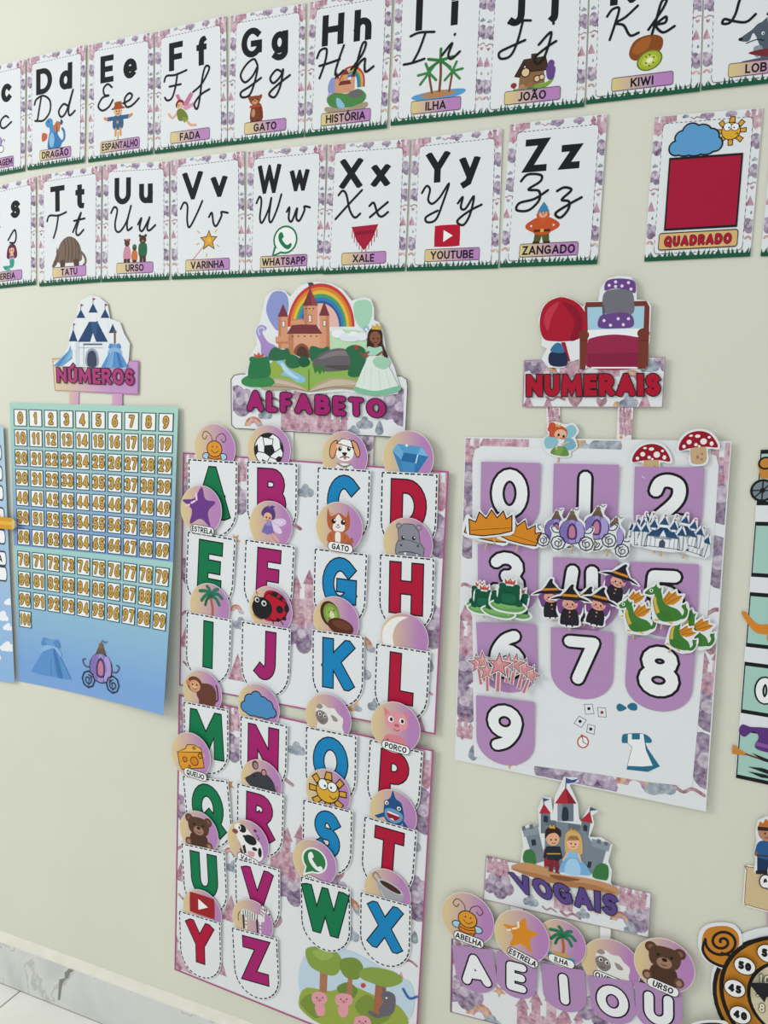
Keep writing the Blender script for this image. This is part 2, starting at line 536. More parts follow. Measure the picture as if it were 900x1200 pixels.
    def art(s, spec, fn=None):
        """little drawing language: E/O ellipse, P/Q polygon, B/A blob, L line, S curve, C closed line (O, Q, A are inked round)"""
        for cmd in spec.split(';'):
            a = cmd.split()
            if not a:
                continue
            op = a[0]
            if op == 'E':
                v = [float(q) for q in a[1:5]]
                s.poly(ell(*v, float(a[6]) if len(a) > 6 else 0), a[5], fn)
            elif op == 'O':
                v = [float(q) for q in a[1:5]]
                e = ell(*v, float(a[7]) if len(a) > 7 else 0)
                s.poly(e, a[5], fn)
                s.stroke(e, float(a[6]), 'k', True, fn=fn)
            elif op in 'PB':
                v = [float(q) for q in a[2:]]
                p = list(zip(v[::2], v[1::2]))
                s.poly(smooth(p, True, 4) if op == 'B' else p, a[1], fn)
            elif op in 'QA':
                v = [float(q) for q in a[3:]]
                p = list(zip(v[::2], v[1::2]))
                p = smooth(p, True, 4) if op == 'A' else p
                s.poly(p, a[1], fn)
                s.stroke(p, float(a[2]), 'k', True, fn=fn)
            elif op in 'LS':
                v = [float(q) for q in a[3:]]
                p = list(zip(v[::2], v[1::2]))
                s.stroke(smooth(p, False, 5) if op == 'S' else p, float(a[2]), a[1], fn=fn)
            elif op == 'U':
                v = [float(q) for q in a[3:]]
                w_ = float(a[2])
                es = [v[i:i + 4] for i in range(0, len(v), 4)]
                s.polys([ell(x, y, rx + w_, ry + w_) for x, y, rx, ry in es], 'k', fn)
                s.polys([ell(x, y, rx, ry) for x, y, rx, ry in es], a[1], fn)
            elif op == 'C':
                v = [float(q) for q in a[3:]]
                s.stroke(list(zip(v[::2], v[1::2])), float(a[2]), a[1], True, fn=fn)

    def done(s):
        made = {}
        for b in s.bufs:
            if not b['f']:
                continue
            me = bpy.data.meshes.new(b['name'])
            me.from_pydata(b['v'], [], b['f'])
            for c in b['slots']:
                me.materials.append(mat(c))
            me.polygons.foreach_set('material_index', b['m'])
            me.update()
            o = bpy.data.objects.new(b['name'], me)
            COL.objects.link(o)
            o.parent = made[id(b['parent'])] if b['parent'] is not None else s.root
            if b['label']:
                o['label'] = b['label']
            if b['kind']:
                o['kind'] = b['kind']
            made[id(b)] = o
        return s.root


def quad(tl, tr, br, bl):
    """bilinear map of the unit square (v up) onto four photo points carried to the wall"""
    a, b, c, d = [np.array(W(*p)) for p in (bl, br, tr, tl)]

    def f(u, v):
        p = a * (1 - u) * (1 - v) + b * u * (1 - v) + c * u * v + d * (1 - u) * v
        return (float(p[0]), float(p[1]))
    f.o = f(.5, 0)
    f.w = float(np.linalg.norm(b - a) + np.linalg.norm(c - d)) / 2
    f.ht = float(np.linalg.norm(d - a) + np.linalg.norm(c - b)) / 2
    return f


def frame(f, u0, v0, s, rot=0):
    """drawing units -100..100 centred at (u0, v0) of a quad; s = half size as a share of its height"""
    k = s / 100
    r = f.ht / f.w
    c, n = math.cos(math.radians(rot)), math.sin(math.radians(rot))
    return lambda x, y: f(u0 + (x * c - y * n) * k * r, v0 + (x * n + y * c) * k)


def zoomfn(ox, oy, k):
    """drawing units of an enlarged view of the photo, carried to the wall"""
    return lambda x, y: W(ox + x * k, oy + y * k)


def at(px, py, rpx):
    """circle frame: drawing units -100..100 over rpx photo pixels round a point"""
    c = W(px, py)
    e = W(px + rpx, py)
    e2 = W(px, py - rpx)
    r = (math.hypot(e[0] - c[0], e[1] - c[1]) + math.hypot(e2[0] - c[0], e2[1] - c[1])) / 2 / 100
    f = lambda x, y: (c[0] + x * r, c[1] + y * r)
    f.o = c
    f.r = r * 100
    return f


# ------------------------------------------------------------------ watercolour fairy-tale print
def motif(kind, x, y, s, rng):
    """list of (colour, polygon); units of the caller"""
    out = []
    j = lambda v: v * rng.uniform(.9, 1.1)
    if kind == 'cloud':
        for (dx, dy, r, c) in ((0, 0, .55, 'pc1'), (-.5, -.15, .42, 'pc2'), (.5, -.1, .45, 'pc1'), (-.1, .4, .42, 'pc2'),
                               (.15, -.4, .4, 'pc4'), (.42, .35, .32, 'pc3'), (-.4, .3, .28, 'pc3'), (.05, .02, .22, 'pc3')):
            out.append((c, ell(x + dx * s, y + dy * s, j(r * s), j(r * s), 0, 12)))
    elif kind == 'castle':
        for (a, h, w, c, rf) in ((0, .62, 1.25, 'pk3', 0), (-.52, .78, .26, 'pk1', .34), (.52, .72, .26, 'pk1', .34), (-.18, .98, .22, 'pk1', .36), (.2, 1.12, .24, 'pk3', .4)):
            x0, x1, y0 = x + (a - w / 2) * s, x + (a + w / 2) * s, y - .5 * s
            out.append((c, [(x0, y0), (x1, y0), (x1, y0 + h * s), (x0, y0 + h * s)]))
            if rf:
                out.append(('pk2', [(x0 - .06 * s, y0 + h * s), (x1 + .06 * s, y0 + h * s), (x + a * s, y0 + (h + rf) * s)]))
                out.append(('pk2', ell(x + a * s, y0 + h * .72 * s, .045 * s, .09 * s, 0, 8)))
            for q in range(1, 4):
                out.append(('pk1' if c == 'pk3' else 'pk3', [(x0, y0 + h * q * .24 * s), (x1, y0 + h * q * .24 * s), (x1, y0 + (h * q * .24 + .02) * s), (x0, y0 + (h * q * .24 + .02) * s)]))
        for q in range(5):
            out.append(('pk1', [(x + (-.6 + q * .27) * s, y + .12 * s), (x + (-.48 + q * .27) * s, y + .12 * s), (x + (-.48 + q * .27) * s, y + .2 * s), (x + (-.6 + q * .27) * s, y + .2 * s)]))
        out.append(('pk2', ell(x, y - .4 * s, .12 * s, .22 * s, 0, 12)))
        out.append(('pk2', ell(x + .34 * s, y - .28 * s, .05 * s, .09 * s, 0, 8)))
        out.append(('pk2', ell(x - .34 * s, y - .28 * s, .05 * s, .09 * s, 0, 8)))
    elif kind == 'rainbow':
        for r, c in ((.6, 'or1'), (.46, 'or2'), (.33, 'pk1'), (.2, 'paper')):
            out.append((c, arc(x, y, r * s, r * s, 0, 180, 10)))
        out.append(('bg1', ell(x + .5 * s, y, .26 * s, .16 * s, 0, 10)))
    elif kind == 'bluecloud':
        for (dx, dy, r, c) in ((0, 0, .4, 'bg1'), (-.35, -.1, .28, 'bg2'), (.35, -.05, .3, 'bg1'), (0, .25, .28, 'bg1')):
            out.append((c, ell(x + dx * s, y + dy * s, r * s, r * s, 0, 10)))
    elif kind == 'heart':
        out.append(('rib', smooth([(x, y - .45 * s), (x + .42 * s, y + .05 * s), (x + .3 * s, y + .38 * s), (x, y + .2 * s),
                                   (x - .3 * s, y + .38 * s), (x - .42 * s, y + .05 * s)], True, 3)))
    elif kind == 'tent':
        out.append(('pk2', [(x - .35 * s, y - .4 * s), (x + .35 * s, y - .4 * s), (x, y + .5 * s)]))
        out.append(('pk1', [(x - .1 * s, y - .4 * s), (x + .35 * s, y - .4 * s), (x, y + .5 * s)]))
    elif kind == 'ribbon':
        p = smooth([(x - .7 * s, y + .1 * s), (x - .3 * s, y - .12 * s), (x + .1 * s, y + .1 * s), (x + .6 * s, y - .1 * s)])
        out += [('rib', q) for q in ribbon(p, .16 * s)]
    elif kind == 'sun':
        out.append(('or2', ell(x, y, .4 * s, .4 * s, 0, 14)))
        out.append(('bg1', ell(x + .35 * s, y - .2 * s, .25 * s, .15 * s, 0, 10)))
    elif kind == 'star':
        out.append(('or2', [(x + (.45 if i % 2 else .2) * s * math.sin(i * PI / 5), y + (.45 if i % 2 else .2) * s * math.cos(i * PI / 5)) for i in range(10)]))
    elif kind == 'drop':
        out.append(('bg2', smooth([(x, y + .5 * s), (x + .25 * s, y - .1 * s), (x, y - .35 * s), (x - .25 * s, y - .1 * s)], True, 3)))
    return out


def print_pattern(T, items, box, fn, rng, sx=1.0):
    """items = (kind, x, y, size) clipped to box, laid down in order; sx squeezes x so motifs stay round"""
    base = T.L
    top = base
    for n, (kind, x, y, s) in enumerate(items):
        j = 0
        for c, p in motif(kind, 0, 0, s, rng):
            q = clip_box([(x + a * sx, y + b) for a, b in p], *box)
            if len(q) > 2:
                T.L = base + (n % 3) * .31 + j
                T.poly(q, c, fn)
                top = max(top, T.L)
                j += 1
    T.L = top + 1


# ================================================================== the setting
def mesh_obj(name, v, f, m, parent=None, label=None, struct=False):
    me = bpy.data.meshes.new(name)
    me.from_pydata(v, [], f)
    me.materials.append(m)
    me.update()
    o = bpy.data.objects.new(name, me)
    COL.objects.link(o)
    if parent:
        o.parent = parent
    if label:
        o['label'] = label
    if struct:
        o['kind'] = 'structure'
    return o


def box(x0, y0, z0, x1, y1, z1, bev=0.0):
    if bev:
        v = []
        for z, e in ((z0, 0), (z1 - bev, 0), (z1, bev)):
            v += [(x0 + e, y0 + e, z), (x1 - e, y0 + e, z), (x1 - e, y1 - e, z), (x0 + e, y1 - e, z)]
        f = [(3, 2, 1, 0), (8, 9, 10, 11)]
        for k in (0, 4):
            f += [(k + i, k + (i + 1) % 4, k + 4 + (i + 1) % 4, k + 4 + i) for i in range(4)]
        return v, f
    v = [(x0, y0, z0), (x1, y0, z0), (x1, y1, z0), (x0, y1, z0), (x0, y0, z1), (x1, y0, z1), (x1, y1, z1), (x0, y1, z1)]
    return v, [(3, 2, 1, 0), (4, 5, 6, 7), (0, 1, 5, 4), (1, 2, 6, 5), (2, 3, 7, 6), (3, 0, 4, 7)]


def nodemat(name, rough=.6):
    m = bpy.data.materials.new(name)
    m.use_nodes = True
    b = m.node_tree.nodes['Principled BSDF']
    b.inputs['Roughness'].default_value = rough
    b.inputs['Specular IOR Level'].default_value = .3
    return m, m.node_tree, b


def noise(nt, scale, detail=4, vec=None, dist=0.0):
    n = nt.nodes.new('ShaderNodeTexNoise')
    n.inputs['Scale'].default_value = scale
    n.inputs['Detail'].default_value = detail
    n.inputs['Distortion'].default_value = dist
    if vec is None:
        tc = nt.nodes.new('ShaderNodeTexCoord')
        vec = tc.outputs['Object']
    nt.links.new(vec, n.inputs['Vector'])
    return n


def ramp(nt, src, stops):
    r = nt.nodes.new('ShaderNodeValToRGB')
    e = r.color_ramp.elements
    while len(e) < len(stops):
        e.new(.5)
    for q, (p, c) in zip(e, stops):
        q.position = p
        q.color = s2l(c)
    nt.links.new(src, r.inputs[0])
    return r


# painted plaster wall
m_wall, nt, b = nodemat('cream_wall_paint', .55)
nz = noise(nt, 2.2, 5)
rp = ramp(nt, nz.outputs['Fac'], [(.3, 'dadaca'), (.7, 'dfdfcf')])
nt.links.new(rp.outputs[0], b.inputs['Base Color'])
tc = nt.nodes.new('ShaderNodeTexCoord')
mp = nt.nodes.new('ShaderNodeMapping')
mp.inputs['Scale'].default_value = (1, 1, .35)
nt.links.new(tc.outputs['Object'], mp.inputs[0])
n2 = noise(nt, 26, 6, mp.outputs[0], .6)
bm_ = nt.nodes.new('ShaderNodeBump')
bm_.inputs['Strength'].default_value = .12
bm_.inputs['Distance'].default_value = .004
nt.links.new(n2.outputs['Fac'], bm_.inputs['Height'])
nt.links.new(bm_.outputs[0], b.inputs['Normal'])
v, f = box(-3.2, 0, 0, 2.6, .12, 3.0)
mesh_obj('wall_back', v, f, m_wall, struct=True)

m_grout, nt, b = nodemat('grey_grout', .8)
b.inputs['Base Color'].default_value = s2l('8f8f89')
v, f = box(-3.2, -3.4, -.08, 2.6, .12, -.003)
floor = mesh_obj('floor', v, f, m_grout, struct=True)
m_tile, nt, b = nodemat('white_polished_tile', .25)
nz = noise(nt, 3, 5, None, 1.5)
rp = ramp(nt, nz.outputs['Fac'], [(.42, 'efefe8'), (.6, 'f6f6f0')])
nt.links.new(rp.outputs[0], b.inputs['Base Color'])

fl = W(12, 1165)
tj = W(23, 1157, .014)[0]         # one tile joint meets the skirting at the far left of the photo
ts = .62
k0 = int((tj + 3.2) / ts) + 1
xs = [tj + (i - k0) * ts for i in range(0, 12)]
for j in range(5):
    for i in range(len(xs) - 1):
        x0, x1 = max(xs[i], -3.2) + .002, min(xs[i + 1], 2.6) - .002
        if x1 - x0 < .05:
            continue
        v, f = box(x0, -.012 - (j + 1) * ts + .004, -.006, x1, -.012 - j * ts, 0, .0015)
        mesh_obj('floor_tile', v, f, m_tile, floor)

# marble skirting with a cream fillet above it
m_marble, nt, b = nodemat('grey_veined_marble', .3)
tc = nt.nodes.new('ShaderNodeTexCoord')
mp = nt.nodes.new('ShaderNodeMapping')
mp.inputs['Rotation'].default_value = (0, .6, 0)
nt.links.new(tc.outputs['Object'], mp.inputs[0])
nz = noise(nt, 3.4, 6, mp.outputs[0], 1.2)
rp = ramp(nt, nz.outputs['Fac'], [(.35, 'cbcdcb'), (.485, 'dadbd7'), (.5, 'bdbfba'), (.515, 'dadbd7'), (.7, 'd0d2d1')])
nt.links.new(rp.outputs[0], b.inputs['Base Color'])
m_fill, nt, b = nodemat('cream_fillet', .6)
nz = noise(nt, 30, 4)
rp = ramp(nt, nz.outputs['Fac'], [(.3, 'e2e1d2'), (.7, 'ebeadd')])
nt.links.new(rp.outputs[0], b.inputs['Base Color'])
SK = W(0, 1103, .012)[1]
ST = W(0, 1090)[1]
v, f = box(-3.2, -.011, 0, 2.6, 0, SK - .001)
base = mesh_obj('baseboard_back', v, f, m_grout, struct=True)
for x0, x1 in ((-3.2, -1.98), (-1.98, -.76), (-.76, .46), (.46, 1.68), (1.68, 2.6)):
    v, f = box(x0 + .001, -.014, .002, x1 - .001, -.0102, SK, .001)
    mesh_obj('marble_tile', v, f, m_marble, base)
m_vein, nt, b = nodemat('dark_marble_vein', .35)
b.inputs['Base Color'].default_value = s2l('85877f')
vp = [(84, 1135), (79, 1140), (78, 1146), (73, 1148), (71, 1153), (69, 1172)]
vv = []
for q, wd_ in zip(vp, (6, 7, 4, 7, 4, 2.5)):
    for s_ in (-.5, .5):
        a = W(q[0] + s_ * wd_, q[1], .0143)
        vv.append((a[0], -.0143, min(max(a[1], .003), SK - .002)))
mesh_obj('dark_vein', vv, [(2 * i, 2 * i + 1, 2 * i + 3, 2 * i + 2) for i in range(len(vp) - 1)], m_vein, base, 'dark forked vein in the marble')
v = []
for x in (-3.2, 2.6):
    v += [(x, 0, SK), (x, -.014, SK), (x, -.013, SK + .004), (x, -.002, ST), (x, 0, ST)]
mesh_obj('trim_1', v, [(0, 1, 2, 3, 4), (9, 8, 7, 6, 5)] + [(i, 5 + i, 5 + (i + 1) % 5, (i + 1) % 5) for i in range(5)], m_fill, struct=True)

# ================================================================== alphabet cards
CARD_ART = {
    'C': "E 0 5 52 48 9a86c0;E -20 5 18 46 7d68a8;E 20 5 18 46 b3a2d4;E 0 5 16 20 5b4a7a;O -42 -50 26 26 f4f6f6 5;O 42 -50 26 26 f4f6f6 5;S k 4 40 0 70 20 80 0;P 7a5a40 -12 50 12 50 8 72 -8 72",
    'D': "S 3f7fb5 16 40 -70 85 -45 85 0 70 20;B 3b7db8 -45 -95 40 -98 70 -60 40 -20 20 20 -10 40 -40 -10;B 4c92c8 -70 70 -40 95 -10 80 -15 45 -50 40;B 4c92c8 -35 60 -8 55 10 10 -25 -5;P c9743a -5 40 25 70 60 60 45 5 20 0 5 15;P 2a5c90 25 70 20 0 32 0;P 2a5c90 60 80 78 60 66 40 50 50;B c8693a -95 10 -55 0 -60 -30 -95 -40;E -15 -40 22 45 8dbcd9;E -45 75 5 5 k;O -30 -96 14 7 2f6ca5 2;O 35 -96 14 7 2f6ca5 2",
    'E': "L c98a3c 7 0 -98 0 -60;L 3c648c 22 -70 15 70 15;B 3c648c -28 25 28 25 32 -40 -32 -40;L d58f6c 16 -78 15 -92 22;L d58f6c 16 78 15 92 22;L d9a05c 14 -15 -42 -18 -75;L d9a05c 14 15 -42 18 -75;E 0 48 27 24 e0b184;B 9c5630 -48 62 0 60 48 62 25 78 22 98 -22 98 -25 78;P b9492f -24 66 24 66 23 74 -23 74;E -9 50 4 4 k;E 9 50 4 4 k;S k 3 -10 38 0 34 10 38;P c9a23c -10 0 4 0 4 -14 -10 -14",
    'F': "P c37c9c 5 30 60 95 80 80 40 20;P d79ab4 5 20 90 40 85 20 30 0;P c37c9c -5 30 -40 90 -20 95 10 40;S e0b090 12 -20 0 -60 -30 -85 -5;L e0b090 14 25 -45 60 -80 95 -85;B 76843a -30 5 10 10 45 -40 -15 -50;E -12 35 22 22 e6b493;B 7a2f34 -38 40 -20 62 12 56 16 30 5 45 -20 48 -30 20;E -16 34 3 4 k;P 8c9b3f 0 -30 50 -45 20 -65",
    'G': "B 7a3f24 -20 20 45 20 55 -80 -30 -80;B 9a4f2e -40 50 40 50 50 80 15 70 -15 70 -50 85;B 8f4a2c -38 40 0 15 38 40 36 72 -36 72;E 0 38 22 16 c9926c;E -15 52 5 5 k;E 15 52 5 5 k;E 0 44 5 4 k;P b5482f -35 18 40 18 48 4 -42 4;B 7d2f28 35 10 62 -60 40 -60;E -18 -84 16 9 5c2f1c;E 22 -84 16 9 5c2f1c;E -10 -30 14 25 c0906a",
    'H': "B 8b9bd0 -95 20 -80 60 -55 55 -50 0 -80 -20;B c7a0cc -98 -20 -80 0 -60 -30 -90 -40;S c0453c 9 -40 40 -10 90 40 95 78 60 85 10;S e0a040 9 -32 40 -5 78 40 84 68 55 75 10;S 3f9a68 9 -24 40 0 68 40 74 60 50 66 10;S 3f74b5 9 -16 40 4 58 40 64 52 45 57 10;P d39b7a -55 -10 25 -10 25 45 -55 45;P d39b7a -60 -10 -42 -10 -42 55 -60 55;P d39b7a -18 0 4 0 4 70 -18 70;P d39b7a 22 0 38 0 38 55 22 55;P 7a3238 -64 55 -38 55 -51 85;P 7a3238 -22 68 8 68 -7 98;P 7a3238 18 54 42 54 30 80;P 7a3238 -42 25 22 25 14 42 -34 42;B 4f8a4c -98 -30 -60 -5 0 -15 60 0 98 -35 60 -70 -60 -70;E 45 -20 35 18 6f6a6c;B 8fc0dc -50 -30 -30 -35 -5 -70 -40 -70;B a89880 -98 -62 0 -78 98 -60 95 -85 0 -95 -95 -85",
    'I': "B 5aa0cf -100 -70 -20 -60 100 -62 95 -82 -10 -98 -98 -85;B b5875a -70 -70 0 -58 70 -68 40 -82 -40 -84;S 7a4f30 9 -25 -65 -35 -20 -40 10;S 7a4f30 10 5 -62 8 0 5 50;S 7a4f30 8 45 -66 50 -30 55 5;L 3c8748 10 -40 10 -85 5;L 3c8748 10 -40 10 -75 -30;L 3c8748 10 -40 10 -10 -20;L 3c8748 10 -40 10 -55 45;L 3c8748 10 -40 10 -15 40;L 347a40 11 5 50 -45 60;L 347a40 11 5 50 -40 25;L 347a40 11 5 50 45 20;L 347a40 11 5 50 55 58;L 347a40 11 5 50 5 92;L 3c8748 9 55 5 95 10;L 3c8748 9 55 5 85 -25;L 3c8748 9 55 5 25 -25;L 3c8748 9 55 5 70 38;L 3c8748 9 55 5 30 30",
    'J': "B 79a843 -98 -60 -40 -45 60 -35 98 -10 80 -45 0 -80 -90 -85;P 8c6a48 -65 -50 55 -35 50 30 -60 30;Q 4a3226 4 -85 5 -45 75 55 80 70 20 -20 20 -40 55 -62 0;P 4a3226 -12 75 15 75 15 98 -12 98;O -35 18 20 20 e3c89c 5;O 20 -15 14 14 e3c89c 4;O 42 -10 12 12 e3c89c 4;E -88 -35 14 12 8c3c34;L k 3 -85 -45 -80 -70;E 82 45 15 17 6b4a8f;B 6b4a8f 62 32 100 30 95 -20 68 -20;E -48 -48 15 15 b58462;B 4a6c8c -62 -58 -32 -58 -35 -85 -60 -85;E -10 -42 15 15 a06c4a;B 3f7f58 -25 -52 5 -52 2 -82 -22 -82",
    'K': "B 8a4f22 -90 10 -60 75 20 95 80 70 75 10 10 -20 -60 -30;B a8622e -75 20 -40 70 20 82 10 30 -40 0;E 18 -38 68 52 6f7d22 20;E 18 -38 60 45 a8b83a 20;E 18 -38 40 28 c3cf5c 20;E 18 -38 17 13 efeecb 20;E 0 -50 4 4 k;E 40 -25 4 4 k;E 0 -18 4 4 k;E 38 -52 4 4 k;E 18 -66 4 4 k;E 18 -10 4 4 k",
    'L': "B 55606c -40 40 -60 10 -95 15 -90 30 -50 55 -20 80 20 70 40 20 0 -40;P 55606c -20 75 10 100 15 60;P 4a545f 30 70 70 98 60 40;B 55606c 10 50 60 55 90 -30 80 -90 0 -90 -10 -30;B 8a97a5 -40 -20 -10 -15 0 -50 -30 -60;B 7a3036 -60 -40 0 -30 60 -40 90 -70 0 -60;L 55606c 18 -80 -80 20 -70;E -5 35 6 7 w;E -4 34 3 4 k;E 30 15 9 10 b02a3c;E -93 22 9 7 k;S k 4 -70 2 -30 12 0 5",
    'S': "B 6a3048 -35 80 0 98 38 80 55 20 40 -10 -40 -10 -52 25;E 0 50 26 28 e5b393;B 6a3048 -28 62 0 80 28 62 0 70;E -9 50 4 5 k;E 9 50 4 5 k;B e5b393 -16 22 16 22 20 -20 -18 -20;B 7a68a8 -18 8 18 8 14 -6 -14 -6;B 3f9c8c -22 -18 22 -18 20 -60 0 -80 -40 -70 -20 -55;P 3f9c8c -35 -60 -95 -60 -70 -92 -20 -80;P 57b3a2 -35 -75 -60 -98 -10 -95",
    'T': "S 7c695c 16 85 -10 118 -40 128 -75 108 -98;B 7c695c -100 -60 -92 0 -62 55 -10 82 40 70 80 30 96 -20 92 -66 0 -72;B 6a574b -92 0 -112 -40 -136 -84 -122 -92 -96 -70 -82 -30;P 7c695c -104 -10 -98 26 -84 2;B 5a483e -70 -56 -34 -56 -38 -98 -66 -98;B 5a483e 34 -58 72 -58 74 -98 44 -98;S 5a483e 5 -40 70 -28 0 -40 -68;S 5a483e 5 -14 80 -2 0 -12 -70;S 5a483e 5 14 78 26 10 18 -70;S 5a483e 5 42 66 54 10 48 -68;S 5a483e 5 64 44 76 0 74 -64;E -116 -58 4 4 k",
    'U': "B d08fa4 -85 10 -45 10 -35 -70 -95 -70;E -65 35 22 22 5c4030;E -83 55 8 8 5c4030;E -47 55 8 8 5c4030;E -60 58 12 6 d06a80;B 4a3528 -90 -70 -68 -70 -70 -98 -90 -98;B 4a3528 -62 -70 -42 -70 -42 -98 -60 -98;B c9783c -22 -20 16 -20 18 -80 -24 -80;E -3 0 17 17 5c4030;B 3f7a54 -22 8 16 8 -3 28;B 4a3528 -16 -78 10 -78 10 -98 -16 -98;B 2f6a48 35 25 95 25 92 -55 36 -55;E 65 55 28 27 4f3729;E 42 80 10 10 4f3729;E 88 80 10 10 4f3729;E 65 45 13 9 8c6a50;B 4f3729 42 -55 62 -55 60 -98 42 -98;B 4f3729 68 -55 88 -55 88 -98 70 -98",
    'V': "L c98a90 6 -95 -95 20 15;L d9a860 3 -93 -97 18 14;Q e0a23c 4 38 80 50 48 88 44 60 18 70 -20 34 2 0 -18 8 20 -18 44 22 50;E 37 28 12 12 e8bf5a;L d9a860 5 75 70 90 82;L d9a860 5 88 0 100 -8;L d9a860 5 -25 70 -40 82;L d9a860 5 20 -45 18 -60;L d9a860 5 -30 15 -45 8",
    'W': "E 10 10 90 90 1f7a50;P 1f7a50 -72 -30 -90 -98 -20 -75;E 10 10 78 78 f2f5f4;P f2f5f4 -58 -38 -72 -80 -20 -62;B 1f7a50 -35 52 -15 58 -2 28 -14 14 8 -14 28 -24 50 -12 58 -28 40 -50 10 -46 -28 -10 -42 26",
    'X': "P a8203c -100 85 100 95 60 0 0 -75 -60 -5;P 8c1830 -80 50 80 58 60 20 -60 15;P a8203c -70 30 70 36 0 -70;L a8203c 5 -92 60 -92 10;L a8203c 5 -75 30 -75 -20;L a8203c 5 -55 5 -55 -45;L a8203c 5 -35 -20 -35 -70;L a8203c 5 -15 -45 -15 -90;L a8203c 5 15 -45 15 -90;L a8203c 5 35 -20 35 -70;L a8203c 5 55 5 55 -45;L a8203c 5 75 30 75 -20;L a8203c 5 92 60 92 10",
    'Y': "B b81a34 -95 55 -80 75 80 75 95 55 95 -55 80 -75 -80 -75 -95 -55;P f5f6f6 -28 42 42 0 -28 -42",
    'Z': "P 2f2a28 -38 -74 -8 -74 -8 -98 -44 -98;P 2f2a28 8 -74 38 -74 44 -98 8 -98;P 5c5a30 -32 -36 32 -36 36 -76 6 -76 0 -50 -6 -76 -36 -76;B c8552c -44 22 0 30 44 22 36 -40 -36 -40;S c8552c 18 -40 16 -70 -6 -38 -26;S c8552c 18 40 16 70 -6 38 -26;P 4a3226 -38 -22 38 -22 36 -33 -36 -33;P d9b04a -8 -20 8 -20 8 -35 -8 -35;B c95c30 -28 32 0 -2 28 32 22 55 -22 55;E 0 46 19 17 e3ae8c;E -7 50 3 3 k;E 7 50 3 3 k;E 0 43 6 5 cf8468;P 3f86b0 -27 54 27 54 16 80 0 100 -14 80",
}
rngp = random.Random(5)


def grass(T, fn, y=.058):
    r = random.Random(3)
    ps = [[(0, 0), (1, 0), (1, y * .5), (0, y * .5)]]
    for i in range(26):
        x = i / 25
        h = y * r.uniform(.8, 1.35)
        l = r.uniform(-.03, .03)
        ps.append([(max(0, x - .018), y * .3), (min(1, x + .018), y * .3), (min(1, max(0, x + l)), h)])
    T.polys(ps, 'grass', fn)


def card_border(T, f, seed):
    r = random.Random(seed)
    T.part('border_print', kind='stuff')
    it = [('castle', .05, .93, .11), ('castle', .95, .93, .11), ('castle', .16, .985, .06), ('bluecloud', .3, .985, .035), ('cloud', .5, .985, .05), ('cloud', .72, .98, .04), ('ribbon', .4, .97, .05)]
    for x in (.04, .965):
        it += [('cloud', x, .78, .066), ('cloud', x + .01, .58, .062), ('ribbon', x, .5, .05), ('tent', x - .01, .38, .08), ('bluecloud', x, .66, .03),
               ('cloud', x - .01, .21, .066), ('rainbow', x, .12, .04), ('heart', x, .47, .03), ('drop', x + .01, .3, .03)]
    print_pattern(T, it, (0.004, 0.004, .996, .996), f, r, f.ht / f.w)


def panel(T, f, x0=.085, y0=.045, x1=.925, y1=.935):
    T.part('white_panel', label='white panel with a dashed outline')
    r = f.ht / f.w
    p = [(x0 + (a - x0) * 1, b) for a, b in rrect(x0, y0, x1, y1, .03)]
    T.poly(p, 'paper', f)
    n = []
    q = p + [p[0]]
    for a, b in zip(q, q[1:]):
        l = math.hypot(b[0] - a[0], b[1] - a[1])
        m = max(1, int(l / .022))
        for i in range(m):
            if m == 1 or i % 2 == 0:
                n += ribbon([(a[0] + (b[0] - a[0]) * i / m, a[1] + (b[1] - a[1]) * i / m),
                             (a[0] + (b[0] - a[0]) * (i + 1) / m, a[1] + (b[1] - a[1]) * (i + 1) / m)], .0045, cap='n')
    T.polys(n, 'k', f, False)


def plate(T, f, txt, x0, x1, y0, y1, th=.062, t=.19):
    p = T.part('name_plate', label='yellow to pink name plate')
    T.poly(rrect(x0, y0, x1, y1, .018), 'grad:X:dcc98c,.05:b985bd,.75', f)
    T.stroke(rrect(x0, y0, x1, y1, .018), .005, '5a4a5c', True, fn=f)
    T.part('name_text', p)
    g = frame(f, (x0 + x1) / 2, y0 + .45 * (y1 - y0), .01)
    wid = sum(glyph(c, t)[1] for c in txt) + .09 * (len(txt) - 1)
    h = th * f.ht
    sx = min(1, (x1 - x0) * f.w * .93 / (wid * h))
    gg = lambda x, y: f((x0 + x1) / 2 + x * f.ht / f.w, (y0 + y1) / 2 + y)
    T.text(txt, 0, -th / 2, th, 'k', t, sx=sx, fn=gg)


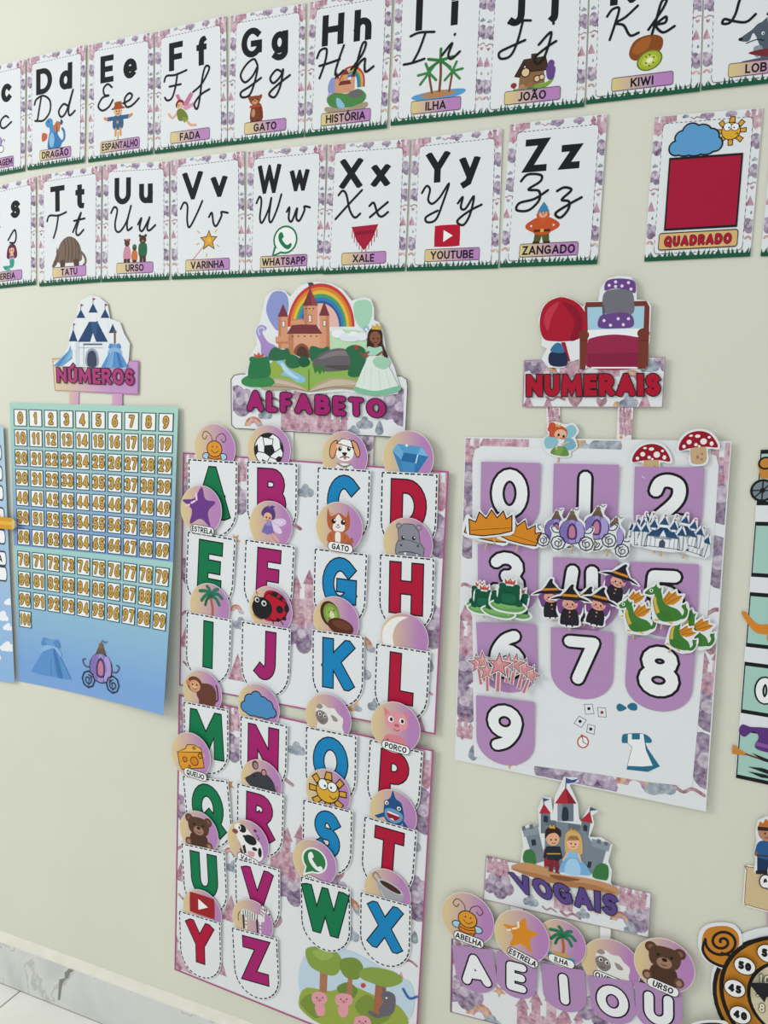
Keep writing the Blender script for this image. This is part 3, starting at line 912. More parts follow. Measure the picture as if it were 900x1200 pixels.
def alpha_card(L, word, quadpx, label, pic=(.5, .31, .17), row='upper', lift=.0012, bw=.21):
    f = quad(*quadpx)
    x_l = f.o[0]
    tl = lift
    T = Thing('alphabet_card', label, 'card', f.o, f, lambda x, z: tl + .004 * (x - x_l + .1) + .003 * (z - f.o[1]), 'alphabet cards in the %s row' % row)
    T.slab([(0, 0), (1, 0), (1, 1), (0, 1)], 'paper', .0004, 'edge')
    card_border(T, f, ord(L))
    panel(T, f)
    T.part('grass_print', label='strip of dark green grass blades', kind='stuff')
    grass(T, f)
    r = f.ht / f.w
    gg = lambda x, y: f(.5 + x * r, y)
    l = L.lower()
    wU, wl = glyph(L, bw)[1], glyph(l, bw)[1]
    hc = .225
    r_w = f.w / f.ht
    hcx = min(1.12, .64 * r_w / ((wU + wl) * hc + .085))
    tot = (wU + wl) * hc + .085
    gap = .085 + max(0, (.6 * r_w - tot * hcx) * .6)
    tot = (wU + wl) * hc * hcx + gap
    xa = -tot / 2 - .02
    dj = -.05 if L == 'J' else 0
    T.part('block_capital')
    T.text(L, xa + wU * hc * hcx / 2, .655 + dj, hc, 'k', bw, sx=hcx, fn=gg)
    T.part('block_small_letter')
    T.text(l, xa + wU * hc * hcx + gap + wl * hc * hcx / 2, 0.655, hc, 'k', bw, sx=hcx, fn=gg)
    P = T.part('picture')
    T.art(CARD_ART[L], frame(f, pic[0], pic[1], pic[2]))
    T.part('cursive_capital')
    hs = .215
    T.cursive(L, -.265, .425, hs, 'k', .082, gg, 1.08)
    T.part('cursive_small_letter')
    T.cursive(l, .02, .425, hs, 'k', .082, gg, 1.15)
    n = len(word)
    wd_ = .27 if n < 7 else .3
    plate(T, f, word, .5 - wd_, .5 + wd_, .068, .158)
    return T.done()


UP = [
    ('C', 'CARRUAGEM', ((-34, 85), (31, 70), (30, 201), (-33, 212)), 'alphabet card for c cut by the left photo edge, purple coach', (.5, .3, .12)),
    ('D', 'DRAGÃO', ((33, 69), (102, 53), (100, 191), (33, 200)), 'alphabet card with letters Dd and a blue dragon', (.47, .295, .145)),
    ('E', 'ESPANTALHO', ((105, 53), (181, 38), (180, 181), (104, 191)), 'alphabet card with letters Ee and a scarecrow', (.47, .32, .16)),
    ('F', 'FADA', ((183, 38), (266, 19), (267, 171), (182, 181)), 'alphabet card with letters Ff and a winged fairy', (.38, .32, .15)),
    ('G', 'GATO', ((271, 19), (359, 4), (357, 161), (267, 171)), 'alphabet card with letters Gg and a brown caped cat', (.36, .265, .125)),
    ('H', 'HISTÓRIA', ((364, 3), (461, -14), (454, 151), (358, 161)), 'alphabet card with letters Hh and a storybook castle', (.5, .31, .17)),
    ('I', 'ILHA', ((464, -16), (573, -36), (565, 138), (458, 148)), 'alphabet card with letters Ii and a palm island', (.52, .33, .19)),
    ('J', 'JOÃO', ((573, -32), (691, -48), (685, 126), (564, 138)), 'alphabet card with letters Jj and a gingerbread cottage', (.5, .25, .155)),
    ('K', 'KIWI', ((693, -48), (825, -70), (820, 108), (687, 123)), 'alphabet card with letters Kk and a cut kiwi fruit', (.53, .3, .13)),
    ('L', 'LOBO', ((827, -67), (972, -92), (962, 92), (822, 107)), 'alphabet card with a grey wolf, in the top right corner', (.52, .28, .16)),
]
LO = [
    ('S', 'SEREIA', ((-27, 224), (43, 207), (43, 334), (-25, 341)), 'alphabet card for s cut by the left photo edge, mermaid', (.6, .29, .13)),
    ('T', 'TATU', ((46, 206), (120, 194), (119, 331), (47, 336)), 'alphabet card with letters Tt and a brown armadillo', (.5, .3, .15)),
    ('U', 'URSO', ((122, 193), (199, 189), (199, 328), (120, 331)), 'alphabet card with letters Uu and three dressed bears', (.5, .28, .13)),
    ('V', 'VARINHA', ((201, 188), (287, 177), (288, 325), (202, 328)), 'alphabet card with letters Vv and a star wand', (.45, .27, .15)),
    ('W', 'WHATSAPP', ((291, 178), (383, 169), (379, 321), (288, 325)), 'alphabet card with letters Ww and a green telephone bubble', (.5, .27, .125)),
    ('X', 'XALE', ((386, 170), (481, 163), (475, 318), (379, 322)), 'alphabet card with letters Xx and a fringed red shawl', (.5, .26, .115)),
    ('Y', 'YOUTUBE', ((484, 163), (589, 151), (584, 315), (477, 318)), 'alphabet card with letters Yy and a red play button', (.44, .255, .105)),
    ('Z', 'ZANGADO', ((598, 146), (712, 134), (700, 310), (586, 314)), 'alphabet card with letters Zz and a bearded gnome', (.42, .29, .155)),
]
for i, (L, wrd, q, lab, pic) in enumerate(UP):
    alpha_card(L, wrd, q, lab, pic, 'upper', .0012 + .0006 * (i % 2))
for i, (L, wrd, q, lab, pic) in enumerate(LO):
    alpha_card(L, wrd, q, lab, pic, 'lower', .0012 + .0006 * (i % 2))

# shape cards at the right
SUN = "P d9a23c -18 58 -8 95 20 95 22 58;P d9a23c 40 45 62 74 84 54 60 26;P d9a23c -40 48 -58 78 -82 58 -58 28;P d9a23c 58 14 96 16 96 -12 58 -12;P d9a23c -58 14 -96 18 -96 -12 -58 -12;P d9a23c 50 -32 82 -52 64 -78 34 -52;P d9a23c -50 -32 -82 -52 -62 -78 -32 -52;P d9a23c -14 -58 -12 -95 16 -95 16 -58;" \
      "C k 5 -18 58 -8 95 20 95 22 58;C k 5 40 45 62 74 84 54 60 26;C k 5 -40 48 -58 78 -82 58 -58 28;C k 5 58 14 96 16 96 -12 58 -12;C k 5 -58 14 -96 18 -96 -12 -58 -12;C k 5 50 -32 82 -52 64 -78 34 -52;C k 5 -50 -32 -82 -52 -62 -78 -32 -52;C k 5 -14 -58 -12 -95 16 -95 16 -58;" \
      "O 0 0 60 58 e0ac38 5;O -24 30 25 27 f4f6f6 4;O 24 26 25 25 f4f6f6 4;E -14 24 5 6 k;E 18 22 5 6 k;S k 4 30 -20 42 -14 44 -26"
CLOUD = "U 5f9fd0 6 -70 -28 26 26 -48 10 28 26 -18 30 32 32 22 22 34 32 54 8 30 28 74 -22 24 26 40 -34 34 24 0 -30 42 30 -38 -34 34 24 0 -4 60 36"


def shape_card(qpx, label, shape):
    f = quad(*qpx)
    T = Thing('shape_card', label, 'card', f.o, f, lambda x, z: .0014 + .005 * (x - f.o[0] + .1))
    T.slab([(0, 0), (1, 0), (1, 1), (0, 1)], 'paper', .0004, 'edge')
    card_border(T, f, 7)
    panel(T, f, .09, .05, .92, .945)
    T.part('grass_print', label='strip of dark green grass blades', kind='stuff')
    grass(T, f)
    T.part('sun_print')
    T.art(SUN, frame(f, .73, .86, .1))
    T.part('cloud_print')
    T.art(CLOUD, frame(f, .41, .82, .175))
    T.part('square_print', label='crimson square with a black outline')
    p = [(.18, .215), (.85, .215), (.85, .7), (.18, .7)]
    T.poly(p, 'crimson')
    T.stroke(p, .016, 'k', True)
    b = T.part('name_plate', label='tan name plate with red lettering')
    T.poly(rrect(.13, .075, .87, .19, .02), 'dcb678')
    T.stroke(rrect(.13, .075, .87, .19, .02), .007, 'k', True)
    T.part('name_text', b)
    r = f.ht / f.w
    if shape:
        T.text('QUADRADO', 0, -.036, .07, 'red', .26, .06, gap=.18, fn=lambda x, y: f(.5 + x * r, .133 + y), sx=.78, cap='r', wm=1.1)
    return T.done()


shape_card(((767, 137), (894, 127), (879, 301), (755, 307)), 'square shape card with cloud, sun and crimson square', True)
shape_card(((908, 125), (1050, 112), (1034, 295), (891, 301)), 'shape card barely showing at the right photo edge', False)


# ================================================================== titles, sign helper
def num(s):
    v = [float(q) for q in s.split()]
    return list(zip(v[::2], v[1::2]))


GOWN = "B 6f9fd0 -28 30 28 30 22 8 -22 8;B 5b8fc8 -34 34 -14 30 -20 6 -44 10;B 5b8fc8 34 34 14 30 20 6 44 10;P 5f95cd -20 12 20 12 95 -95 40 -100 0 -98 -40 -100 -95 -95;P 82b0dc -20 12 0 8 -20 -98 -60 -98;P 4a7db5 6 8 20 12 60 -98 30 -98;B 8fb8e0 -30 8 30 8 50 -22 0 -10 -50 -22;L 3f6ea6 2 -12 -10 -50 -98;L 3f6ea6 2 0 -12 0 -98;L 3f6ea6 2 14 -10 52 -98"
COACH = ("S 5b5f72 6 -60 -10 -85 -8 -98 14 -84 20;S 5b5f72 6 60 -10 85 -8 98 14 84 20;"
         "O 0 -4 60 60 9484c2 4;E -32 -4 24 52 8474b6;E 32 -4 24 52 aa9cd4;E 0 -4 24 57 a092cc;L 5c4f86 2 -14 50 -18 -58;L 5c4f86 2 14 50 18 -58;A 5c4580 3 -18 -36 18 -36 20 12 0 36 -20 12;B c77f9c -12 -30 12 -30 13 8 0 26 -13 8;"
         "P 6b5a48 -26 54 26 54 15 76 -15 76;P 7a6754 -14 76 14 76 9 96 -9 96;S 6b6f80 4 0 96 8 108 20 100 30 108;"
         "C k 5 -66 -26 -42 -36 -32 -60 -42 -84 -66 -94 -90 -84 -100 -60 -90 -36;C k 5 66 -26 42 -36 32 -60 42 -84 66 -94 90 -84 100 -60 90 -36;S k 4 -66 -40 -50 -50 -52 -70 -68 -78 -82 -66 -76 -52 -64 -54 -62 -64;S k 4 66 -40 50 -50 52 -70 68 -78 82 -66 76 -52 64 -54 62 -64;"
         "S 4a4a5c 3 -66 -94 -62 -60 -40 -40;S 4a4a5c 3 66 -94 62 -60 40 -40")

# ---- number chart (two sheets taped one under the other)
fu = quad((12, 472), (212, 477), (210, 657), (17, 639))
flo = quad((17, 636), (210, 655), (202, 833), (22, 798))
cx0, cx1 = flo.o[0] - .21, flo.o[0] + .21


def chart_lift(x, z):
    u = max(0.0, min(1.5, (x - cx0) / (cx1 - cx0)))
    v = max(-.1, min(1.3, (fu(.5, 1)[1] - z) / .66))
    return .0015 + .024 * u * u * (.25 + .75 * v)


T = Thing('number_chart', 'blue number chart counting from 0 to 100 on two sheets', 'chart', flo.o, flo, chart_lift)
T.cur['name'] = 'lower_sheet'
T.grid(14, 14, 'grad:Y:7ea8dc,.15:a3d0cb,.95', .0004, flo)
T.part('upper_sheet')
T.grid(14, 14, 'grad:Y:7d9ed0,.05:a9d3c6,.85', .0004, fu)
T.h += .0006


def cell(f, u0, u1, v0, v1, n):
    T.L = 0
    c = T.part('number_cell')
    p = [(u0, v0), (u1, v0), (u1, v1), (u0, v1)]
    T.poly(p, 'f1f3f1', f)
    T.stroke(p, .006, '3c5a66', True, fn=f)
    T.part('numeral', c)
    st = str(n)
    w = (u1 - u0) * f.w / f.ht
    g = lambda x, y: f((u0 + u1) / 2 + x * f.ht / f.w, (v0 + v1) / 2 + y)
    h = (v1 - v0) * .68
    tw = sum(glyph(ch, .19)[1] for ch in st) + .17 * (len(st) - 1)
    sx = min(.95, w * .86 / (tw * h))
    T.text(st, 0, -h / 2, h, 'c9a04a', .19, .075, '5e471d', gap=.17, fn=g, sx=sx, cap='r')


for r_ in range(7):
    for c_ in range(10):
        u, v = .028 + c_ * .0965, .955 - r_ * .1385
        cell(fu, u, u + .079, v - .113, v, r_ * 10 + c_)
for r_ in range(3):
    for c_ in range(10):
        u, v = .025 + c_ * .0975, .945 - r_ * .142
        cell(flo, u, u + .078, v - .115, v, 70 + r_ * 10 + c_)
cell(flo, .025, .103, .405, .519, 100)
T.L = 3
T.part('gown_print', label='printed pale blue ball gown')
T.art(GOWN, frame(flo, .235, .28, .2))
T.part('coach_print', label='printed lilac coach with curly wheels')
T.art(COACH, frame(flo, .575, .22, .17))
T.done()

# ---- number chart sign
zs = zoomfn(0, 330, 280 / 900)
so = W(114, 462)
T = Thing('title_sign', 'castle topped sign lettered NÚMEROS above the blue chart', 'sign', so, zs, lambda x, z: .0016 + .01 * (x - so[0] + .06))
T.cur['name'] = 'strap'
T.slab(num('262 405 300 405 298 470 262 470'), 'grad:X:d9b9a8,0:cfa0c4,1')
T.part('strap')
T.h = 0
T.slab(num('426 415 464 415 464 475 426 475'), 'grad:X:d9a5c0,0:c99ac4,1')
T.part('name_board', label='board fading from yellow to lilac')
T.slab(num('198 288 527 298 525 427 207 412'), 'grad:X:dcc9a0,.05:c394c6,.7')
T.stroke(num('200 291 525 300 523 424 209 409'), 1.6, '8c4f78', True)


def zquad(z, tl, tr, br, bl):
    a, b, c, d = [np.array(z(*p)) for p in (bl, br, tr, tl)]

    def f(u, v):
        p = a * (1 - u) * (1 - v) + b * u * (1 - v) + c * u * v + d * (1 - u) * v
        return (float(p[0]), float(p[1]))
    return f


def ztitle(T, word, f, c, t, ow, cap='b', gap=None):
    ws = [glyph(ch, t)[1] for ch in word]
    gap = (.07 + ow) if gap is None else gap
    tot = sum(ws) + gap * (len(ws) - 1)
    x = 0
    L0 = T.L
    for ch, w in zip(word, ws):
        T.L = L0
        T.part('title_letter')
        T.text(ch, x + w / 2, 0, 1, c, t, ow, cap=cap, fn=lambda a, b: f(a / tot, b))
        x += w + gap


T.part('castle_cutout', label='white cut-out of a blue roofed castle')
T.h += .0012
T.slab(num('205 318 205 305 236 288 262 240 264 195 276 155 294 135 296 92 312 68 345 52 380 60 410 85 420 140 458 155 472 195 495 235 490 300 480 328'), 'paper')
T.art("P e4e9ec 285 225 418 225 410 318 290 318;P cfd6de 285 225 305 225 305 318 290 318;P 2c4a72 298 228 340 152 372 152 412 228;P 3a5c86 345 150 375 150 362 228;P e8ecee 298 140 320 140 320 190 298 190;P e8ecee 345 118 368 118 368 152 345 152;P e8ecee 390 140 412 140 412 190 390 190;"
      "P 2c4a72 292 138 326 138 309 105;P 2c4a72 338 118 373 118 355 82;P 2c4a72 384 138 418 138 401 103;P e8ecee 270 225 290 225 290 262 270 262;P 2c4a72 264 226 296 226 280 180;P 2c4a72 415 195 445 195 430 160;P e8ecee 420 195 440 195 440 230 420 230;"
      "L 7a3a48 2 309 105 309 85;P 8c3c4c 309 85 320 90 309 95;L 7a3a48 2 355 82 355 62;P 8c3c4c 355 62 366 67 355 72;L 7a3a48 2 401 103 401 84;P 8c3c4c 401 84 412 89 401 94;L 7a3a48 2 281 180 281 158;P 8c3c4c 281 158 290 162 281 166;"
      "P 5a6a80 318 234 390 234 390 240 318 240;P e8ecee 345 228 355 195 368 228;L 9aa5b0 1.5 320 240 320 318;B 9aa5b0 330 318 330 270 350 252 372 268 374 318;B 3f4a5e 336 318 336 274 352 260 366 274 368 318;L 9aa5b0 1.5 300 250 392 250")
T.art("P 6fa3cf 270 240 262 262 204 318 240 318 276 290;P 4a86bd 262 262 230 318 215 318;P 8fc0dc 276 255 276 280 250 305")
T.part('gown_print', label='printed pale blue ball gown on a stand')
zg = lambda x, y: zs(438 + x * .54, 258 - y * .68)
T.art("L 7a5a4c 12 0 40 0 92;E 0 100 12 9 7a5a4c;" + GOWN, zg)
ztitle(T, 'NÚMEROS', zquad(zs, (217, 324), (509, 330), (512, 391), (219, 380)), 'b0417c', .22, .05, 'b')
T.done()

# ---- alphabet sign
za = zoomfn(250, 320, 250 / 900)
so = W(375, 512)
T = Thing('title_sign', 'rainbow castle sign lettered ALFABETO above the pocket chart', 'sign', so, za, lambda x, z: .002 + .008 * (x - so[0] + .1))
T.cur['name'] = 'strap'
for a in ('560 670 680 680 675 830 560 830', '240 650 340 660 340 820 240 820'):
    T.h = 0
    T.slab(num(a), 'f0eef0', .0004)
    T.part('strap')
T.part('strap_print', kind='stuff')
rp_ = random.Random(4)
fq = zquad(za, (560, 670), (680, 680), (675, 830), (560, 830))
print_pattern(T, [('cloud', .8, .75, .3), ('bluecloud', .2, .5, .2), ('castle', .7, .3, .3)], (0, 0, 1, 1), fq, rp_)
T.part('name_board', label='rounded white board with castle and cloud print')
T.h = .0006
board = num('78 450 90 432 120 426 800 436 820 450 824 480 814 695 706 688 620 684 96 655 80 640')
T.slab(board, 'paper', .0005, 'edge')
T.part('board_print', kind='stuff')
fb = zquad(za, (76, 428), (822, 438), (816, 695), (78, 655))
asp = 230 / 745
print_pattern(T, [('cloud', .05, .5, .36), ('cloud', .96, .5, .4), ('castle', .45, .3, .72), ('castle', .6, .16, .42), ('rainbow', .14, .06, .3), ('bluecloud', .21, .28, .22),
                  ('sun', .24, .36, .15), ('bluecloud', .78, .2, .24), ('drop', .86, .12, .3), ('bluecloud', .72, .07, .18), ('ribbon', .25, .55, .3)],
              (.012, .02, .985, .97), fb, rp_, asp)
T.stroke(board, 2.4, '3a3338', True)
T.part('scene_cutout', label='white cut-out backing of castle scene')
T.h += .0012
T.slab(num('128 450 150 410 160 350 190 300 180 240 200 212 215 150 225 100 262 74 305 76 330 100 370 55 430 38 500 46 550 70 590 118 640 104 670 112 684 150 684 200 705 210 722 250 735 330 770 400 792 480 785 510 720 520 640 512 560 500 410 512 280 480 200 490 130 472'), 'paper', .0005)
T.part('swirl_print', kind='stuff')
T.art("B 8f9ad0 228 160 250 90 290 78 318 100 322 160 290 240 260 230;B a98fc8 185 250 200 222 225 225 230 240 212 250 235 290 270 310 300 350 215 350 205 300;B a8d5b8 600 130 650 115 676 140 670 200 640 240 605 200;B bfe0b8 500 250 640 250 660 330 500 330;S b9c6e0 8 200 262 195 240 212 230 222 244;S 8fb4d8 6 650 250 640 235 655 228 660 240")
T.part('rainbow_print')
for r_, c_ in ((1.0, 'c8433c'), (.92, 'dd8638'), (.84, 'e6bd48'), (.76, '4f9f6c'), (.68, '3d7fb8'), (.60, '2f5f9c'), (.54, 'e8b9b0')):
    T.poly([(460 + 142 * r_ * math.cos(a), 228 - 182 * r_ * math.sin(a)) for a in [PI * i / 24 for i in range(25)]], c_)
T.part('castle_print')
T.art("P d89a78 280 185 320 185 320 320 280 320;P c4825f 280 185 292 185 292 320 280 320;P d89a78 388 140 445 140 445 250 388 250;P c4825f 388 140 404 140 404 250 388 250;P d89a78 455 180 494 180 498 320 455 320;P c4825f 482 180 494 180 498 320 482 320;P d89a78 268 270 326 270 326 290 268 290;P c4825f 268 290 326 290 320 300 274 300;P dfa684 322 255 455 255 458 345 322 345;P c4825f 322 255 345 255 345 345 322 345;"
      "P 7c3a40 278 186 322 186 300 132;P 7c3a40 383 140 448 140 415 66;P 93484a 415 66 448 140 420 140;P 7c3a40 452 182 497 182 474 122;P 7c3a40 316 258 340 218 440 220 466 258;P d89a78 335 202 384 198 384 218 335 222;L c4825f 5 335 200 384 196;"
      "B 8c5a44 350 345 352 315 380 298 408 318 412 360;B 5a3a34 360 350 362 322 380 310 402 324 406 358;P f1e4d8 296 205 308 205 308 228 296 228;P f1e4d8 408 180 420 180 420 208 408 208;P f1e4d8 470 202 481 202 481 226 470 226;C 7a4a38 2 296 205 308 205 308 228 296 228;C 7a4a38 2 408 180 420 180 420 208 408 208;C 7a4a38 2 470 202 481 202 481 226 470 226;E 398 152 3 3 7a4a38;E 412 152 3 3 7a4a38;E 428 152 3 3 7a4a38;E 340 268 3 3 7a4a38;E 365 268 3 3 7a4a38;E 392 268 3 3 7a4a38;E 418 268 3 3 7a4a38;E 442 268 3 3 7a4a38;L 4a4a48 3 412 66 412 50;P 4a4a48 404 44 424 42 432 52 410 56")
T.part('book_print')
T.art("P 8fb457 200 430 260 370 600 370 640 470 410 500 210 470;B b7a58c 205 462 260 445 330 455 408 500 330 492 220 494;B b7a58c 412 500 480 450 560 446 660 470 650 500 540 490;B cbbca6 225 455 270 450 350 470 405 500 330 476;B cbbca6 414 498 500 455 560 452 620 470 500 478;S 8a7a62 3 206 480 280 480 360 488 408 502;S 8a7a62 3 414 502 500 484 580 486 650 500;L 5f8a3c 5 410 410 410 495")
T.part('hill_print')
T.art("B 5a9a4c 135 445 180 430 230 440 262 460 240 480 150 474;B 9bb04a 240 410 270 375 300 385 308 410 280 432 250 428;B 8fc0e0 272 376 300 372 320 400 390 440 392 462 360 462 330 440 290 430 310 410;B b7dcec 290 380 305 385 330 415 372 448 340 440 305 415;B 2f6e4a 240 345 262 315 300 325 320 318 330 350 310 366 250 370;B 2f6e4a 310 375 330 345 366 358 372 395 330 402;B 2f6e4a 412 345 420 310 465 320 490 312 500 345 470 365 425 375;"
      "B 6a6468 425 385 450 350 500 325 560 322 600 360 605 395 560 412 470 415;B 857c80 450 365 500 335 560 330 585 350 530 350;B 55504f 470 395 540 390 600 395 560 412;B 2f6e4a 575 430 585 370 565 325 600 305 640 318 650 350 640 420 610 440;P 3f7a40 430 405 425 385 445 400 450 380 462 400 478 385 480 405 472 425 466 410 455 430 448 412 436 425;L 5a3f30 14 385 350 400 385;B 255e40 365 370 385 350 412 368 410 390 380 398")
T.part('frog_print')
T.art("B 3c8a4e 128 448 185 425 245 440 265 465 220 482 140 476;B 2f7a4c 155 440 160 380 175 358 230 358 244 385 246 432 200 446;E 172 365 14 12 2f7a4c;E 230 365 14 12 2f7a4c;P c05a44 180 358 178 340 190 350 197 336 205 350 216 340 214 358")
T.part('cloud_print')
T.art("E 535 258 30 18 eef1f4;E 565 270 28 16 e2e8ef;E 600 268 26 20 eef1f4;E 632 270 26 18 e6ebf1;E 585 280 40 12 dfe6ee")
T.part('princess_print')
T.art("B 3f2a24 655 300 662 250 690 228 718 250 722 300 742 350 735 362 705 330 660 320;B 8a5a44 668 285 672 258 692 248 710 262 712 288 694 305;E 683 278 3 4 k;E 702 278 3 4 k;S 5a2a28 2.5 684 292 692 297 700 292;P d9b048 676 240 676 220 686 232 696 214 706 230 716 222 712 242;"
      "P 8a5a44 686 302 700 302 702 318 684 318;B a8d8c0 660 312 690 318 716 312 720 345 690 360 658 340;L 8a5a44 9 662 335 640 350;L 8a5a44 9 640 352 690 356;L 8a5a44 9 720 335 690 356;L 8a5a44 7 640 348 625 338;E 612 316 10 9 b8363c;L 3f7a40 3 612 320 628 346;P dfeae0 662 352 720 352 760 420 788 480 780 505 690 512 612 500 606 480 635 410;B a3d0b4 680 372 700 355 740 360 752 385 730 408 692 396;B 7fbf9f 605 480 640 490 700 498 788 478 790 500 700 518 610 504;L c3d6cc 2 650 400 640 480;L c3d6cc 2 675 400 672 486;L c3d6cc 2 705 412 712 488;L c3d6cc 2 735 412 752 482")
ztitle(T, 'ALFABETO', zquad(za, (150, 494), (732, 534), (735, 612), (150, 582)), 'a3246f', .255, .05, 'r', .14)
T.done()

# ---- numerals sign
zn = zoomfn(590, 310, .3)
so = W(696, 478)
T = Thing('title_sign', 'red lettered NUMERAIS sign with a bed on top', 'sign', so, zn, lambda x, z: .0022 + .02 * (x - so[0] + .1))
T.cur['name'] = 'strap'
for k_, a in enumerate(((168, 550, 222, 555, 222, 650, 170, 645), (448, 555, 508, 555, 500, 690, 443, 685))):
    T.h = 0
    q = list(zip(a[::2], a[1::2]))
    T.slab(q, 'f0e6ea', .0004)
    p_ = T.part('strap_print', kind='stuff')
    print_pattern(T, [('castle', .5, .75, .4), ('castle', .6, .4, .45), ('heart', .4, .3, .3), ('star', .3, .1, .25)], (0, 0, 1, 1), zquad(zn, *q), rp_, 1.5)
    T.part('strap' if k_ == 0 else 'name_board', label=None if k_ == 0 else 'white board with castle and heart print')
T.h = .0006
board = num('83 376 632 364 621 558 77 556')
T.slab(board, 'paper', .0005, 'edge')
T.part('board_print', kind='stuff')
fb = zquad(zn, (83, 376), (632, 364), (621, 558), (77, 556))
print_pattern(T, [('cloud', .07, .95, .34), ('rainbow', .17, .68, .4), ('castle', .36, .86, .4), ('castle', .62, .8, .34), ('bluecloud', .9, .82, .3), ('cloud', .99, .92, .26),
                  ('tent', .04, .12, .35), ('tent', .19, .1, .3), ('tent', .88, .12, .4), ('heart', .39, .14, .35), ('heart', .58, .1, .26), ('bluecloud', .77, .1, .3), ('sun', .69, .03, .22), ('ribbon', .25, .18, .3), ('rainbow', .78, .55, .35)],
              (.004, .01, .996, .99), fb, rp_, 190 / 545)
T.stroke(board, 2, '9a6f88', True)
T.part('bed_cutout', label='white cut-out backing of the bed')
T.h += .0015
T.slab(num('138 215 160 160 205 130 250 130 290 150 312 168 330 148 372 146 380 95 410 58 450 48 500 52 522 90 522 140 565 146 578 165 574 255 572 300 552 412 480 405 330 405 300 416 298 372 250 385 240 404 178 404 150 370 172 330 150 318 152 290'), 'paper', .0005)
T.part('cape_print', label='printed plain red dome of cloth')
T.art("B ad1c33 144 225 165 160 225 130 290 152 325 200 330 262 300 290 270 300 205 302 158 290;B 8f1830 230 150 290 175 312 230 300 285 262 298 280 220;B c43a4c 160 220 178 175 220 150 190 210 176 260;P ad1c33 228 305 244 305 264 380 246 382;B 24324e 185 345 245 345 248 396 185 394;B 3c78a0 186 340 205 310 228 312 238 346")
T.part('bed_print')
T.art("P 7a3b2e 325 150 560 146 572 170 566 400 545 400 545 260 330 262 318 172;P a8cfe0 330 170 552 166 548 270 332 270;P f1f3f4 332 258 545 252 548 320 328 320;B 9a2d4e 330 310 350 288 430 276 510 284 532 300 528 402 330 402;P 8a2545 332 350 528 346 526 402 330 402;P f1f3f4 345 402 520 402 522 408 345 408;"
      "P 7a3b2e 300 285 332 285 322 412 300 412;E 316 278 21 19 7a3b2e;P 7a3b2e 528 285 570 285 556 410 526 410;E 548 272 24 20 7a3b2e;L 5f2c24 3 305 300 330 300;L 5f2c24 3 530 300 566 300")
T.part('pillow_print', label='grey and spotted purple cushions')
T.art("B 74747c 388 150 400 110 450 100 500 108 512 150 506 195 450 205 395 190;B 5f5f68 388 150 400 190 390 200;B 6d4a8c 398 105 402 72 430 60 480 60 514 72 516 115 480 102 430 98;B 6d4a8c 374 248 380 205 420 195 470 190 505 205 506 246 440 252;"
      + ';'.join('E %d %d 6 6 e6dff0' % p for p in ((415, 85), (440, 72), (465, 88), (490, 75), (500, 100), (395, 222), (420, 240), (450, 215), (470, 238), (490, 215), (440, 90))))
ztitle(T, 'NUMERAIS', zquad(zn, (92, 432), (612, 428), (614, 514), (92, 516)), 'b01a33', .27, .045, 'b', .1)
T.done()


# ================================================================== alphabet pocket chart
SHEET_PRINT = [('castle', .02, .94, .1), ('castle', .98, .93, .13), ('cloud', .03, .86, .07), ('cloud', .97, .76, .11), ('castle', .235, .945, .09), ('cloud', .235, .82, .075),
               ('heart', .4, .93, .05), ('bluecloud', .5, .88, .06), ('bluecloud', .42, .8, .06), ('star', .7, .83, .06), ('rainbow', .9, .68, .06), ('bluecloud', .94, .62, .06), ('ribbon', .44, .74, .09),
               ('star', .23, .66, .06), ('ribbon', .66, .63, .07), ('cloud', .02, .5, .07), ('castle', .5, .42, .15), ('cloud', .5, .31, .1), ('tent', .44, .56, .09),
               ('rainbow', .24, .36, .05), ('bluecloud', .26, .31, .06), ('cloud', .96, .42, .11), ('heart', .68, .42, .06), ('rainbow', .73, .29, .08), ('bluecloud', .73, .19, .07), ('cloud', .68, .36, .05),
               ('drop', .97, .26, .06), ('ribbon', .95, .16, .06), ('tent', .93, .05, .12), ('tent', .25, .12, .13), ('heart', .44, .14, .07), ('sun', .7, .06, .08), ('tent', .03, .22, .12),
               ('ribbon', .02, .32, .08), ('bluecloud', .79, .07, .06), ('heart', .3, .2, .06), ('ribbon', .35, .03, .08), ('heart', .6, .02, .05), ('ribbon', .06, .1, .07)]


def pocket_shape(fw, ratio=1.3, n=7):
    """unit-wide pocket: square top, U-shaped bottom"""
    a = arc(.5, -ratio + .5, .5, .5, 180, 360, 2 * n)
    return [(0, 0)] + a + [(1, 0)]


def pocket_frame(tl, tr, off=0.0):
    a, b = np.array(W(*tl)), np.array(W(*tr))
    d = b - a
    w = float(np.hypot(*d))
    d = d / w
    upv = np.array([-d[1], d[0]])

    def f(x, y):
        p = a + d * (x * w) + upv * (y * w)
        return (float(p[0]), float(p[1]))
    f.w = w
    f.top = (a + b) / 2
    f.up = upv
    return f


def dashes(p, m, w):
    n = []
    acc = 0
    for a, b in zip(p, p[1:]):
        l = math.hypot(b[0] - a[0], b[1] - a[1])
        k = max(1, int(round(l / .02)))
        for i in range(k):
            q0 = (a[0] + (b[0] - a[0]) * i / k, a[1] + (b[1] - a[1]) * i / k)
            q1 = (a[0] + (b[0] - a[0]) * (i + 1) / k, a[1] + (b[1] - a[1]) * (i + 1) / k)
            if acc % m < m * .68:
                n += ribbon([q0, q1], w, cap='n')
            acc += l / k
    return n


